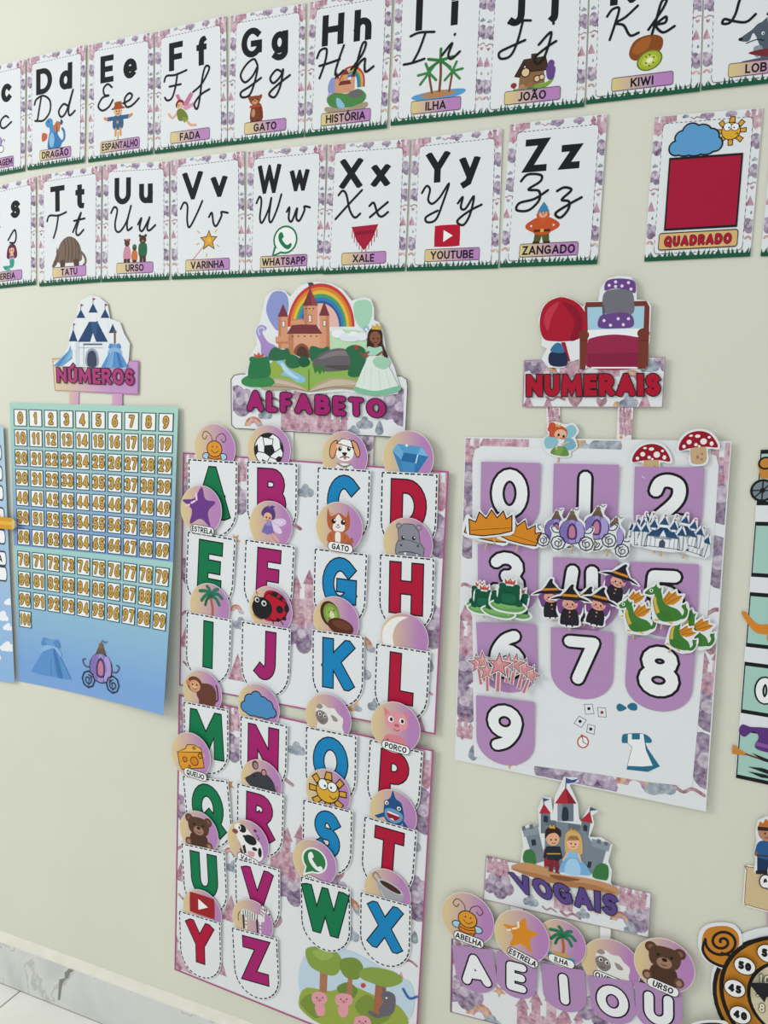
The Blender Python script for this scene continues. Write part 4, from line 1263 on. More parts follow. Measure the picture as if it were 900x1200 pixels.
CS = {'A': 'green', 'E': 'green', 'I': 'green', 'M': 'green', 'Q': 'green', 'U': 'green', 'Y': 'red', 'W': 'green', 'X': 'blue', 'C': 'blue', 'G': 'blue', 'K': 'blue', 'O': 'blue', 'S': 'blue',
      'D': 'red', 'H': 'red', 'L': 'red', 'P': 'red', 'T': 'red'}
POCK = {'A': (222.3, 536.8, 281.2, 540.6), 'B': (291.6, 539.5, 351.7, 542.5), 'C': (374.6, 546.4, 437.6, 550.6), 'D': (449.4, 551.6, 516.6, 555),
        'E': (221.7, 621.3, 279.3, 630.7), 'F': (289.7, 630.7, 348.8, 639.2), 'G': (371, 641, 434, 648), 'H': (447.4, 647.4, 512.6, 653),
        'I': (220.5, 715.5, 274, 725), 'J': (285.7, 726.3, 343.7, 735.7), 'K': (368.5, 736, 430, 744), 'L': (443.3, 751.2, 507.5, 761.5),
        'M': (216.7, 820.2, 270.6, 830.2), 'N': (283.8, 836.4, 340, 848), 'O': (360.7, 848.5, 421.5, 860), 'P': (435.6, 863, 499, 877.6),
        'Q': (215.5, 906.8, 269.8, 913), 'R': (280.2, 915, 336.1, 928.8), 'S': (357.6, 933.6, 416.6, 947.4), 'T': (429.4, 952.4, 492, 969.6),
        'U': (213.9, 985.6, 266.5, 996.6), 'V': (277.5, 1002.1, 331, 1015.9), 'W': (354.6, 1023, 413.6, 1037.4), 'X': (424.7, 1040.6, 485, 1056.3),
        'Y': (211.3, 1064.5, 261, 1078.7), 'Z': (273.6, 1083.3, 328, 1096.5)}
fA = quad((215, 530), (528, 552), (512.5, 859), (210.5, 803))
fB = quad((210, 813), (510.5, 876.5), (489, 1246), (205, 1136))


def sheet_off(f):
    x0 = f.o[0]
    return lambda x, z: .0015 + .014 * (x - x0 + .3)


RAT = 1.33


def pocket(T, L, base, col, style='stitch'):
    tl, tr = POCK[L][:2], POCK[L][2:]
    f = pocket_frame(tl, tr)
    T.zf = lambda x, z: base(x, z) + .0009 + .0045 * (1 + ((x - f.top[0]) * f.up[0] + (z - f.top[1]) * f.up[1]) / (RAT * f.w))
    T.h = 0
    T.L = 0
    k = T.part('pocket')
    T.slab(pocket_shape(1, RAT), 'paper', .0003, 'edge', fn=f)
    q = pocket_shape(1, RAT)
    ins = [(.5 + (x - .5) * .95, (y + RAT / 2) * .963 - RAT / 2) for x, y in q]
    T.part('stitching', k, 'dashed black line along the rim', kind='stuff')
    T.polys(dashes(ins + [ins[0]], .105, .024), 'k', f, False)
    T.part('letter', k)
    h = .86
    T.text(L, .5, -.13 - h, h, CS.get(L, 'magenta'), .235, .028, fn=f, sx=.92)


LOFF = {}
T = Thing('pocket_chart', 'upper half of the white pocket chart, letters A to L', 'chart', fA.o, fA, sheet_off(fA), 'alphabet pocket chart halves')
T.slab([(0, 0), (1, 0), (1, 1), (0, 1)], 'paper', .0005, 'edge')
T.part('sheet_print', kind='stuff')
rs = random.Random(11)
print_pattern(T, SHEET_PRINT, (.004, .004, .996, .996), fA, rs, fA.ht / fA.w)
T.stroke([(0.003, 0.003), (.997, 0.003), (.997, .997), (0.003, .997)], .006, 'b05a8c', True)
bA = sheet_off(fA)
for L in 'ABCDEFGHIJKL':
    pocket(T, L, lambda x, z: bA(x, z) + .0009, 0)
T.done()
T = Thing('pocket_chart', 'lower half of the white pocket chart, letters M to Z', 'chart', fB.o, fB, sheet_off(fB), 'alphabet pocket chart halves')
T.slab([(0, 0), (1, 0), (1, 1), (0, 1)], 'paper', .0005, 'edge')
T.part('sheet_print', kind='stuff')
bot = [(k, x, (y - .0) * .8 + .2, s * .83) for k, x, y, s in SHEET_PRINT] + [('castle', .02, .06, .1), ('tent', .2, .09, .1), ('heart', .35, .06, .06), ('tent', .12, .16, .08)]
print_pattern(T, bot, (.004, .004, .996, .996), fB, rs, fB.ht / fB.w)
T.stroke([(0.003, 0.003), (.997, 0.003), (.997, .997), (0.003, .997)], .006, 'b05a8c', True)
zb = zoomfn(190, 1020, .3556)
T.part('forest_print', label='printed forest with pink pigs, trees and a wolf')
T.art("B c3d8e6 470 280 600 250 760 330 830 370 820 480 700 500 480 440;B 9bab4a 455 420 480 380 560 390 620 370 700 400 790 440 800 506 560 506 470 460;B 7d9440 460 430 500 400 540 450 510 480;B 7d9440 640 440 680 400 720 430 760 470 700 500;B 6f8a3e 580 380 620 360 650 390 620 420;"
      "P b0795c 527 262 553 262 548 395 523 395;P b0795c 620 320 634 320 630 405 612 405;P a56c50 712 325 745 325 742 460 700 470;B 8aa34a 478 255 520 245 580 262 598 300 575 338 530 330 490 305;B 7a9440 590 290 640 280 668 310 650 350 605 340;B 8aa34a 660 320 700 310 770 325 798 355 750 375 690 360 660 345;B 9bb35a 500 262 540 252 570 275 530 290;"
      "B e3a0a8 500 400 522 392 545 402 548 425 522 438 500 425;B e3a0a8 510 436 540 436 540 468 520 472 512 460;E 515 412 2.5 2.5 k;E 534 412 2.5 2.5 k;E 524 420 7 5 c97f8c;B e3a0a8 578 405 600 396 630 405 632 428 604 442 578 430;B e3a0a8 586 440 618 440 616 468 600 476 588 466;E 594 416 2.5 2.5 k;E 614 416 2.5 2.5 k;E 604 424 7 5 c97f8c;B e3a0a8 640 478 668 468 692 482 690 506 644 506;E 656 488 2.5 2.5 k;E 676 488 2.5 2.5 k;E 666 495 7 5 c97f8c;"
      "B 6b6870 728 400 745 388 770 398 775 425 765 460 735 470 720 450 735 425;S 6b6870 12 690 458 715 470 745 462;L 6b6870 8 738 395 735 380;E 745 410 3 3 w;E 668 370 8 8 c0504a;S 3f6ea6 8 800 380 820 410 845 405", zb)
bB = sheet_off(fB)
for L in 'MNOPQRSTUVWXYZ':
    pocket(T, L, lambda x, z: bB(x, z) + .0009, 0)
T.done()

# ================================================================== picture discs
BEE = "S 5a3a3a 4 -12 25 -18 60 -50 80 -68 55 -52 42 -42 58;S 5a3a3a 4 8 25 14 55 45 72 66 50 52 30 38 45;O -46 -38 22 16 a9d3e6 4;O 46 -38 22 16 a9d3e6 4;O 0 -48 38 36 dd8a2c 4;S 7a4a20 5 -34 -60 0 -68 34 -60;S 7a4a20 5 -36 -44 0 -52 36 -44;O 0 -2 42 38 e29a34 4;E -10 8 3 4 k;E 14 8 3 4 k;S k 3 -18 -8 2 -22 24 -8"
STARP = "B %s 8 88 25 42 70 34 36 -6 46 -62 2 -34 -48 -58 -38 -2 -82 32 -28 42"
SHEEP = "B e9e7e3 -60 40 -30 62 0 50 30 52 50 30 75 10 72 -30 80 -60 40 -80 0 -74 -40 -80 -60 -55 -52 -30 -60 0;B 9b918a -60 44 -44 62 -26 52 -40 38;B 9b918a 14 18 36 14 50 -4 28 -8;B 857b76 -62 18 -40 32 -10 20 0 -10 -20 -34 -46 -28 -60 -6;E -42 14 8 9 f4f4f2;E -16 8 8 9 f4f4f2;E -41 13 5 6 k;E -15 7 5 6 k;S 3a3030 3 -40 -16 -32 -20 -24 -18"
BEARP = "E -56 68 24 24 5a3f30;E 56 68 24 24 5a3f30;E -56 68 12 12 8a6048;E 56 68 12 12 8a6048;B 503729 -40 -5 40 -5 56 -60 40 -95 -40 -95 -56 -60;B 5a3f30 -62 50 -45 76 0 84 45 76 62 50 58 12 36 -8 -36 -8 -58 12;E 0 12 30 24 a5806a;E 0 26 11 8 2a1c18;E -26 42 6 7 k;E 26 42 6 7 k;S k 3 -10 6 0 0 10 6;E -62 -58 20 22 6b4a38;E 62 -58 20 22 6b4a38;E -62 -60 11 13 a5806a;E 62 -60 11 13 a5806a"
PALMP = "S b5654a 14 4 30 14 -20 10 -70 14 -100;S 2f7a5c 17 4 38 -20 40 -46 12;S 2f7a5c 17 4 38 -16 58 -54 56;S 2f7a5c 16 4 38 0 66 -14 82;S 2f7a5c 17 4 38 26 66 44 74;S 2f7a5c 17 4 38 40 52 66 34;S 2f7a5c 16 4 38 34 28 50 2;S 25664c 13 4 36 -16 20 -26 -8;E 4 40 14 11 25664c"
DISC_ART = {
    'A': BEE,
    'B': "O 0 0 78 78 f1f3f3 5;P 26272a -24 20 20 26 34 -8 6 -32 -26 -14;P 26272a -46 64 -10 78 24 74 0 54 -30 56;P 26272a 56 50 76 16 78 -16 62 10;P 26272a 50 -62 34 -40 52 -26 72 -30;P 26272a -40 -66 0 -78 -8 -54 -36 -44;P 26272a -78 10 -60 26 -56 -10 -72 -30;L 4a4b4e 4 -24 20 -30 56;L 4a4b4e 4 20 26 24 52 0 54;L 4a4b4e 4 34 -8 62 10;L 4a4b4e 4 6 -32 -8 -54;L 4a4b4e 4 6 -32 34 -40;L 4a4b4e 4 -26 -14 -56 -10",
    'C': "B f1f0ee -36 -38 36 -38 48 -100 -48 -100;B f4f3f1 -40 60 -10 82 30 76 48 40 42 0 20 -18 -16 -18 -38 0 -46 30;A e0a272 4 -36 72 -66 56 -76 10 -58 -12 -40 30;A e0a272 4 36 74 62 62 78 20 66 0 46 34;B e6c8a8 -40 52 -14 60 -14 30 -34 26;E -22 34 9 10 k;E 22 36 9 10 k;E -19 38 3 3 w;E 25 40 3 3 w;B k -12 18 14 18 4 4 -2 4;S k 4 -22 -6 -4 2 0 8;S k 4 26 -4 6 2 0 8;B c95a6a -6 -2 10 -2 4 -14;C k 3 -40 60 -10 82 30 76 48 40;S 8c8c94 8 -34 -34 0 -46 34 -34;O 4 -50 7 7 e0b04a 3",
    'D': "P 3f86bd -72 28 -50 58 60 50 92 10 20 -98 -20 -98;P 6fb0d8 -72 28 -50 58 -20 22 -30 -10;P 5aa0cf -50 58 60 50 44 16 -20 22;P 2a6ca5 -20 22 44 16 34 -20 -32 -14;P 7dbbdf 44 16 60 50 92 10 60 -4;P 4a90c4 -32 -14 34 -20 20 -98 -10 -98;P 337ab3 34 -20 44 16 92 10 30 -85;P f4f8fb -8 44 -4 50 4 52 -3 55 -6 62 -10 55 -17 52 -10 50;L d9ecf6 5 36 -20 44 14;L e8f4fa 6 10 -90 30 -70",
    'E': STARP % '6f3f8c' + ';L e6cde8 9 -18 60 -16 38;L e6cde8 8 -24 32 -40 24;L e6cde8 8 -50 16 -62 12',
    'F': "E 42 16 44 20 e3d3ea 10;E 30 -14 36 16 e3d3ea -30;C b79cc4 2 0 20 40 36 84 22 50 -2;B 5a3f7a -50 50 -30 84 10 88 26 60 20 30 -20 30;E -14 40 22 20 e6b49a;B 5a3f7a -36 58 0 66 12 44 0 74 -30 74;E -22 36 4 5 k;E -4 34 4 5 k;S k 2 -20 26 -12 22 -6 26;P 7a6fb5 -24 20 4 18 20 -36 -6 -48 -50 -36;P 9a8fcc -24 20 4 18 0 -4 -26 -2;L e6b49a 7 -24 12 -50 0 -72 6;L e6b49a 8 -4 -44 4 -70 24 -84;L e6b49a 8 10 -40 30 -60 44 -72;P 6f5fa8 -18 92 -4 76 8 96 12 78 26 90",
    'G': "B b5623c -56 84 -40 50 0 66 36 50 44 84 54 40 50 0 20 -22 -30 -20 -54 4 -60 40;P d9917a -48 70 -40 54 -26 58;P d9917a 36 70 28 58 40 52;B f1ece6 -30 6 -10 54 4 54 30 6 14 -18 -20 -18;E -26 28 11 12 2a2020;E 20 26 11 12 2a2020;E -22 33 4 4 w;E 24 31 4 4 w;E -4 12 5 4 8c4a3c;S k 3 -14 4 -4 0 6 4;B c06a42 -42 -22 36 -22 48 -70 -52 -70;B f1ece6 -16 -24 8 -24 6 -70 -14 -70;B b5623c 36 -68 62 -40 72 -56 60 -74;S 8c4428 3 -42 -34 -36 -48;S 8c4428 3 32 -34 28 -48",
    'H': "E -42 76 15 15 80808c;E 50 76 15 15 80808c;E -42 76 7 7 b79aa0;E 50 76 7 7 b79aa0;B 8d8d99 -44 -30 40 -30 52 -98 -50 -98;B 8d8d99 -46 60 -20 88 26 88 50 58 58 10 78 -14 72 -52 30 -66 -24 -64 -56 -44 -54 -8 -42 16;C 4a4a55 3 -46 60 -20 88 26 88 50 58 58 10 78 -14 72 -52 30 -66 -24 -64 -56 -44 -54 -8 -42 16;S 5c5c68 3 -46 10 0 18 56 4;E -22 26 8 9 k;E 28 28 8 9 k;E -19 29 3 3 w;E 31 31 3 3 w;E -30 -8 5 6 4a4a55;E 48 -4 5 6 4a4a55;S 4a4a55 4 -40 -40 10 -34 60 -42;P f4f4f2 -18 -40 -4 -38 -8 -52;P f4f4f2 40 -40 50 -42 44 -54;B c58a90 -10 -76 30 -76 20 -98 0 -98",
    'I': PALMP,
    'J': "B bb1f30 -30 62 20 78 66 50 84 0 60 -44 0 -58 -40 -40;O 20 10 62 62 bb1f30 4;E -42 -4 50 48 222226;L 3a1018 4 -10 66 82 26;E 20 62 16 10 222226;E 44 0 17 17 222226;E 78 8 12 18 222226;E 52 50 10 9 222226;E 66 -36 10 9 222226;E 36 -46 9 9 222226;O -66 30 14 14 dfe2e4 5;O -32 18 15 15 dfe2e4 5;E -64 29 7 7 222226;E -31 17 7 7 222226;S b06a30 5 -84 -36 -66 -50 -44 -54;L k 4 10 -52 14 -66;L k 4 50 -50 60 -62;S b03a3c 4 -70 66 -64 54",
    'K': "E -30 30 48 62 4a2c20 20;E -22 28 40 54 7fa044 20;E -22 28 28 38 97b458 20;E -20 26 12 18 d9e0b4 20;E -34 38 3 4 k;E -10 50 3 4 k;E -8 8 3 4 k;E -34 10 3 4 k;E 24 -22 66 38 5a2f24 -10;E 30 -14 48 20 6f4030 -10",
    'L': "P f3f1ee 20 83 1 83 -16 80 -33 74 -48 64 -61 51 -71 36 -77 20 -79 2 -78 -14 -73 -31 -64 -46 -53 -60 -38 -71 -22 -78 -4 -83 11 -74 -2 -67 -14 -57 -24 -45 -31 -30 -36 -14 -38 2 -36 18 -31 34 -24 49 -14 61 -1 71 11 78",
    'M': "S 4a2c20 7 60 -50 88 -30 86 20 80 40;B 6b4034 -30 22 10 40 58 36 80 0 72 -60 40 -70 0 -60 -30 -30;E -42 26 44 40 6b4034;E -80 30 12 14 c98a62;E -42 18 32 30 d9a078;E -54 24 4 5 k;E -30 24 4 5 k;E -42 12 16 10 e6b690;S 5a3028 3 -54 8 -42 0 -30 8;P 6b4034 -20 -40 6 -44 4 -92 -20 -92;P 6b4034 30 -50 56 -54 60 -92 34 -92;P c98a62 -8 -70 6 -70 6 -96 -12 -96;P c98a62 44 -72 56 -72 60 -96 42 -96",
    'N': "U 4f8fc4 5 -66 -18 24 24 -42 14 28 30 -10 34 26 28 24 14 28 28 48 4 26 26 68 -22 22 22 36 -36 28 20 0 -34 34 20 -36 -34 32 20 0 -4 56 34",
    'O': SHEEP,
    'P': "P dc8590 -58 84 -24 64 -50 40;P dc8590 34 64 64 84 56 40;B dc8590 -40 -40 36 -40 52 -96 -52 -96;E 4 28 54 48 e39aa4;E -22 34 13 14 w;E 30 34 13 14 w;E -20 34 7 9 k;E 32 34 7 9 k;E 6 10 13 9 cf7482;E 1 10 2.5 3 7a3a44;E 11 10 2.5 3 7a3a44;S 8a3a48 3 -8 -8 6 -14 20 -8;E -34 -60 3 3 k",
    'Q': "B d9b25a -66 14 -20 40 40 60 82 10 20 6;Q e29a30 4 -78 4 66 30 78 -46 -50 -82 -66 -60;Q e8b450 4 -78 4 -30 30 -20 52 20 58 60 48 66 30;O -34 -26 13 13 d08428 4;O 22 -24 22 22 d08428 4;O 56 10 12 13 d08428 4;O -6 -56 6 6 d08428 3;O 20 42 8 6 c98a34 3",
    'R': "S 8a6a60 5 60 -70 86 -60 92 -20;B 3e4046 -90 -18 -60 6 -40 22 -10 34 40 26 74 -10 84 -60 60 -90 0 -84 -40 -60 -66 -46;E -30 64 18 24 3e4046;E -28 62 11 17 b57f82;E 18 36 16 18 3e4046;E 18 34 11 13 d08a8c;E -38 6 6 6 k;E -91 -18 5 4 c99a9c;P c9a89a -70 -62 -40 -68 -36 -58 -60 -54;L e6e2e0 2 -86 -24 -98 -36",
    'S': SUN.replace('S k 4 30 -20 42 -14 44 -26', 'S k 4 10 -22 30 -34 46 -20'),
    'T': "B 24558c -40 30 -14 58 -2 98 14 58 44 40 56 0 60 -40 40 -80 -10 -86 -44 -60 -50 -10;B 6f9cc0 -40 -10 0 0 50 -20 50 -50 20 -74 -20 -70 -42 -44;P 24558c -48 -30 -100 -60 -80 -70 -46 -54;P 24558c 50 -40 90 -90 56 -84;O -34 24 13 13 f4f5f6 4;O 32 8 13 13 f4f5f6 4;E -32 23 5 6 k;E 33 7 5 6 k;B 9a2038 -32 -26 0 -30 40 -36 10 -64 -20 -56;P f4f5f6 -32 -26 40 -36 30 -28 -22 -18;P f4f5f6 -20 -56 10 -64 0 -52",
    'U': BEARP,
    'V': "B f0efee -50 60 -20 70 30 30 70 0 80 -60 50 -90 -10 -80 -40 -20 -60 10;E -42 52 30 26 f0efee -20;E -30 56 22 20 26262a -20;E -46 58 10 13 f4f4f4;E -45 57 5 7 k;E -68 34 16 12 8a4f48;E 14 10 34 24 26262a -10;E -18 20 9 7 26262a;E 40 62 9 8 7a3a4c;E 36 -30 14 9 26262a;E 64 -40 10 24 26262a;P 26262a -30 -30 -16 -20 -8 -60 -20 -66;B d9a0a4 0 -50 34 -46 30 -70 4 -70;L 26262a 9 -40 -50 -24 -80;S 26262a 4 46 46 60 30 52 20",
    'W': "E 0 10 68 66 eef2ef;P eef2ef -50 -34 -62 -84 -6 -52;E 0 10 59 58 2f7d4c;P 2f7d4c -42 -30 -50 -66 -8 -46;B f2f5f3 -28 44 -14 50 -4 28 -12 16 6 -8 18 -18 32 -10 44 -22 32 -38 6 -34 -24 -6 -34 24",
    'X': "L d98fa0 3 -20 60 -18 90;L d98fa0 3 0 60 2 96;L d98fa0 3 20 60 22 96;L d98fa0 3 40 58 42 90;S 8a8a90 8 -52 20 -76 44 -60 66 -36 40;B a8a8ae -54 30 20 20 84 -14 74 -50 40 -78 -10 -70 -40 -30;E 16 10 70 22 c3c3c8 -18;E 16 9 58 16 4a2f28 -18;S d9d9de 4 -34 -20 -10 -60 20 -72;B 8f8f96 -60 -84 40 -92 70 -80 0 -76",
    'Y': "B a3282c -72 46 -60 58 60 58 74 46 74 -40 62 -52 -60 -52 -74 -40;P f4f4f4 -22 32 36 2 -22 -28",
    'Z': "B ebe9e6 -70 10 -30 24 30 14 60 24 70 -10 40 -22 -20 -22 -60 -16;P ebe9e6 40 10 56 70 78 60 66 -4;P ebe9e6 54 72 92 60 100 36 88 32 70 48;P 3a3838 -60 -10 -48 -10 -46 -86 -56 -86;P ebe9e6 -44 -12 -32 -12 -34 -88 -42 -88;P 3a3838 20 -12 32 -12 34 -88 24 -88;P ebe9e6 38 -10 50 -10 50 -86 42 -86;S 3a3838 4 -70 6 -84 -20 -82 -50;P 3a3838 88 36 102 42 98 28;E 80 58 3 3 k;P 3a3838 44 68 62 84 56 70;"
         + ';'.join('L 2a2a2c 4 %d %d %d %d' % q for q in ((-56, 12, -52, -14), (-42, 18, -38, -18), (-28, 20, -26, -20), (-14, 18, -14, -20), (0, 16, -2, -20), (14, 14, 12, -20), (28, 12, 28, -18), (46, 26, 62, 16), (48, 40, 68, 30), (54, 56, 72, 48), (70, 64, 74, 50), (84, 60, 82, 44), (-34, -40, -42, -40), (-34, -60, -42, -60), (40, -40, 50, -42), (40, -60, 50, -62)))
}
DISCS = {   # letter: centre x, y, radius in photo pixels, tucked in its pocket?, plate text, plate offset, description
    'A': (253.8, 525.5, 26.5, 1, '', None, 'round picture disc with an orange bee above letter A'),
    'B': (317.7, 527.3, 27.5, 1, '', None, 'round picture disc with a black and white football'),
    'C': (406.5, 535, 28.5, 1, '', None, 'round picture disc with a puppy with tan ears'),
    'D': (481, 536.4, 31, 1, '', None, 'round picture disc with a blue cut diamond'),
    'E': (239, 597, 26.5, 0, 'ESTRELA', (6, -82), 'round picture disc with a purple star lettered ESTRELA'),
    'F': (320, 615, 27, 1, '', None, 'round picture disc with a purple haired fairy'),
    'G': (401, 617.5, 29, 0, 'GATO', (8, -76), 'round picture disc with an orange kitten lettered GATO'),
    'H': (480.5, 636.5, 30.3, 1, '', None, 'round picture disc with a grey hippopotamus'),
    'I': (248, 710.2, 25.7, 1, '', None, 'round picture disc with a palm tree above letter I'),
    'J': (320, 714, 27, 1, '', None, 'round picture disc with a red ladybird'),
    'K': (396.5, 726.6, 28.3, 1, '', None, 'round picture disc with a halved kiwi in the pocket chart'),
    'L': (476.6, 746, 29, 1, '', None, 'round picture disc with a white crescent moon'),
    'M': (239.3, 810.5, 24.6, 1, '', None, 'round picture disc with a brown monkey'),
    'N': (305.5, 827, 26, 1, '', None, 'round picture disc with a blue cloud'),
    'O': (387.4, 839.5, 28, 1, '', None, 'round picture disc with a woolly sheep above blue O'),
    'P': (467, 849, 29.5, 0, 'PORCO', (4, -78), 'round picture disc with a pink pig lettered PORCO'),
    'Q': (226.8, 883.3, 25, 0, 'QUEIJO', (24, -78), 'round picture disc with a yellow cheese lettered QUEIJO'),
    'R': (308.6, 914.8, 25.5, 1, '', None, 'round picture disc with a dark grey rat'),
    'S': (387, 926, 27, 1, '', None, 'round picture disc with a goggle eyed sun'),
    'T': (463.2, 950.3, 28.3, 1, '', None, 'round picture disc with a grinning blue shark'),
    'U': (235.3, 974.2, 24.2, 1, '', None, 'round picture disc with a brown bear above letter U'),
    'V': (293.4, 984.8, 25.4, 1, 'VACA', (0, -78), 'round picture disc with a spotted cow lettered VACA'),
    'W': (371.6, 1007.4, 26.4, 1, 'WHATSAPP', (16, -86), 'round picture disc with a green telephone bubble'),
    'X': (456.6, 1042, 27.6, 1, '', None, 'round picture disc with a grey coffee cup'),
    'Y': (239, 1066, 24, 1, '', None, 'round picture disc with a red play button'),
    'Z': (298.6, 1077.3, 24.8, 1, '', None, 'round picture disc with a striped zebra'),
}


def disc(label, f, art, zf, group, plate_=None, poff=None, prot=0, art_s=.86, stretch=1.0, dx=0, dy=0):
    T = Thing('picture_disc', label, 'disc', (f.o[0], f.o[1] - f.r), f, zf, group)
    T.cur['name'] = 'disc_card'
    T.slab(ell(0, 0, 100, 100 * stretch, 0, 40), 'e6dde0', .0012)
    T.part('disc_print', label='gradient from pale yellow to orchid pink')
    T.poly(ell(0, 0, 98, 98 * stretch, 0, 40), 'grad:X:ddc795,.08:b885bb,.8')
    T.part('picture')
    g = lambda x, y: f(x * art_s + dx, y * art_s + dy)
    T.art(art, g)
    if plate_:
        c, n = math.cos(math.radians(prot)), math.sin(math.radians(prot))
        h = lambda x, y: f(poff[0] + x * c - y * n, poff[1] + x * n + y * c)
        p = T.part('name_plate', label='white rounded name plate')
        hw = 58 if len(plate_) > 4 else 54
        T.h += .0004
        T.poly(rrect(-hw, -19, hw, 19, 17), '3a3a3c', h)
        T.poly(rrect(-hw + 2.5, -16.5, hw - 2.5, 16.5, 15), 'f2f3f3', h)
        T.part('name_text', p)
        wt = sum(glyph(q, .2)[1] for q in plate_) + .09 * (len(plate_) - 1)
        T.text(plate_, 0, -11.5, 23, 'k', .2, fn=h, sx=min(.95, (2 * hw - 14) / (wt * 23)))
    return T.done()


SHIFT = {'E': (1.06, -4, 0), 'T': (.78, 0, 22), 'X': (.82, 0, 20), 'Z': (.84, 0, 28), 'Y': (.86, 0, 26), 'M': (.9, 0, 8), 'R': (.86, -2, 16), 'N': (.92, 0, 8), 'L': (1.08, -8, -4), 'V': (.9, 0, 6), 'I': (.9, 2, 12), 'S': (.86, 0, 6), 'J': (.95, 0, 8)}
for L, (cx, cy, r, tuck, pt, po, lab) in DISCS.items():
    f = at(cx, cy, r)
    base = bA if L in 'ABCDEFGHIJKL' else bB
    pt_y = W((POCK[L][0] + POCK[L][2]) / 2, (POCK[L][1] + POCK[L][3]) / 2)[1]
    if tuck:
        zf = (lambda y0, bs: lambda x, z: bs(x, z) + .0037 + .06 * (z - y0))(pt_y, base)
    else:
        zf = (lambda y0, bs: lambda x, z: bs(x, z) + .0078 + .03 * (z - y0))(f.o[1] - f.r, base)
    art = DISC_ART[L]
    s_, dx, dy = SHIFT.get(L, (.86, 0, 0))
    disc(lab, f, art, zf, 'picture discs in the alphabet pockets', pt, po, -4 if L in 'EGPQ' else -12, s_, 1.0, dx, dy)


# ================================================================== numerals pocket chart
fN = quad((545, 512), (857, 517), (827, 948), (533, 890))
zN = zoomfn(530, 480, 330 / 900)
zM = zoomfn(530, 640, 330 / 900)
bN = lambda x, z: .0015 + .02 * (x - fN.o[0] + .24)
T = Thing('numerals_chart', 'white wall chart with lilac pockets numbered 0 to 9', 'chart', fN.o, fN, bN)
T.slab([(0, 0), (1, 0), (1, 1), (0, 1)], 'paper', .0005, 'edge')
T.part('border_print', kind='stuff')
pn = [('castle', .03, .96, .07), ('castle', .14, .985, .06), ('castle', .22, .985, .05), ('sun', .46, .99, .05), ('bluecloud', .56, .985, .07), ('castle', .97, .94, .09), ('cloud', .97, .86, .1), ('cloud', .02, .88, .08), ('cloud', .03, .78, .07),
      ('cloud', .02, .68, .06), ('ribbon', .01, .55, .06), ('tent', .03, .47, .07), ('castle', .03, .38, .08), ('cloud', .02, .3, .07), ('cloud', .03, .19, .08), ('castle', .03, .1, .05), ('drop', .08, .03, .06), ('star', .24, .03, .06),
      ('cloud', .44, .035, .08), ('cloud', .56, .025, .09), ('rainbow', .74, .03, .09), ('bluecloud', .83, .05, .07), ('ribbon', .94, .05, .06), ('cloud', .98, .68, .09), ('ribbon', .98, .55, .07), ('castle', .98, .37, .08), ('cloud', .98, .29, .09), ('cloud', .98, .14, .1), ('heart', .98, .45, .04)]
print_pattern(T, pn, (.004, .004, .996, .996), fN, rs, fN.ht / fN.w)
T.part('white_panel')
T.poly(smooth_c := [W(*p) for p in ([(556, 886), (553.5, 700), (554, 540), (557, 527), (566, 522.5), (700, 526), (828, 530), (839, 534), (842, 546), (836, 640), (822, 800), (811, 919), (760, 914), (700, 905), (640, 898)])], 'paper', lambda x, y: (x, y))
# printed picture at the foot: playing cards, a watch and a blue pinafore
T.part('playing_card_print', label='printed small playing cards in the air')
zw = zoomfn(660, 810, 140 / 900)
for c_, dot in (((162, 90, 222, 88, 236, 160, 172, 165), (197, 122)), ((262, 112, 322, 116, 328, 185, 270, 182), (295, 150)), ((125, 178, 178, 208, 140, 265, 86, 232), (131, 218)), ((190, 238, 244, 252, 236, 314, 180, 298), (211, 275))):
    q = list(zip(c_[::2], c_[1::2]))
    T.stroke(q, 4, '5c5c62', True, fn=zw)
    T.poly(ell(dot[0], dot[1], 12, 12), 'k' if dot[0] != 295 else 'a03038', zw)
T.part('watch_print')
T.art("E 153 372 45 48 b8644a;E 153 372 35 38 f1f1ee;E 145 328 12 12 b8644a;L k 5 153 372 150 340;L k 5 153 372 178 388", zw)
T.part('pinafore_print', label='printed blue pinafore with a bow over it')
T.art("B 2f7390 405 100 430 82 470 105 480 120 440 140 412 132;B 2f7390 485 100 520 76 556 90 556 130 510 130;B 2f7390 450 320 480 308 600 305 660 340 666 372 620 375 470 378 445 370;P 2f7390 520 305 590 305 640 420 730 550 640 592 480 576 520 410;P f1f3f4 490 310 520 310 520 350 580 350 580 308 606 308 625 430 676 545 600 552 486 548 522 406 490 380;L 5c6c74 3 490 380 522 406 486 548", zw)
T.done()

NP = {'0': ((565, 541), (634, 542.5)), '1': ((650, 543), (726, 544.5)), '2': ((744.5, 546.5), (825, 547.5)),
      '3': ((561, 637), (631, 640)), '4': ((649, 652), (725, 655)), '5': ((739, 657), (818.6, 660)),
      '6': ((559, 728), (629, 730.5)), '7': ((646.6, 733.5), (719.6, 739)), '8': ((736.5, 742.7), (815, 752)), '9': ((559, 813.5), (627, 821))}


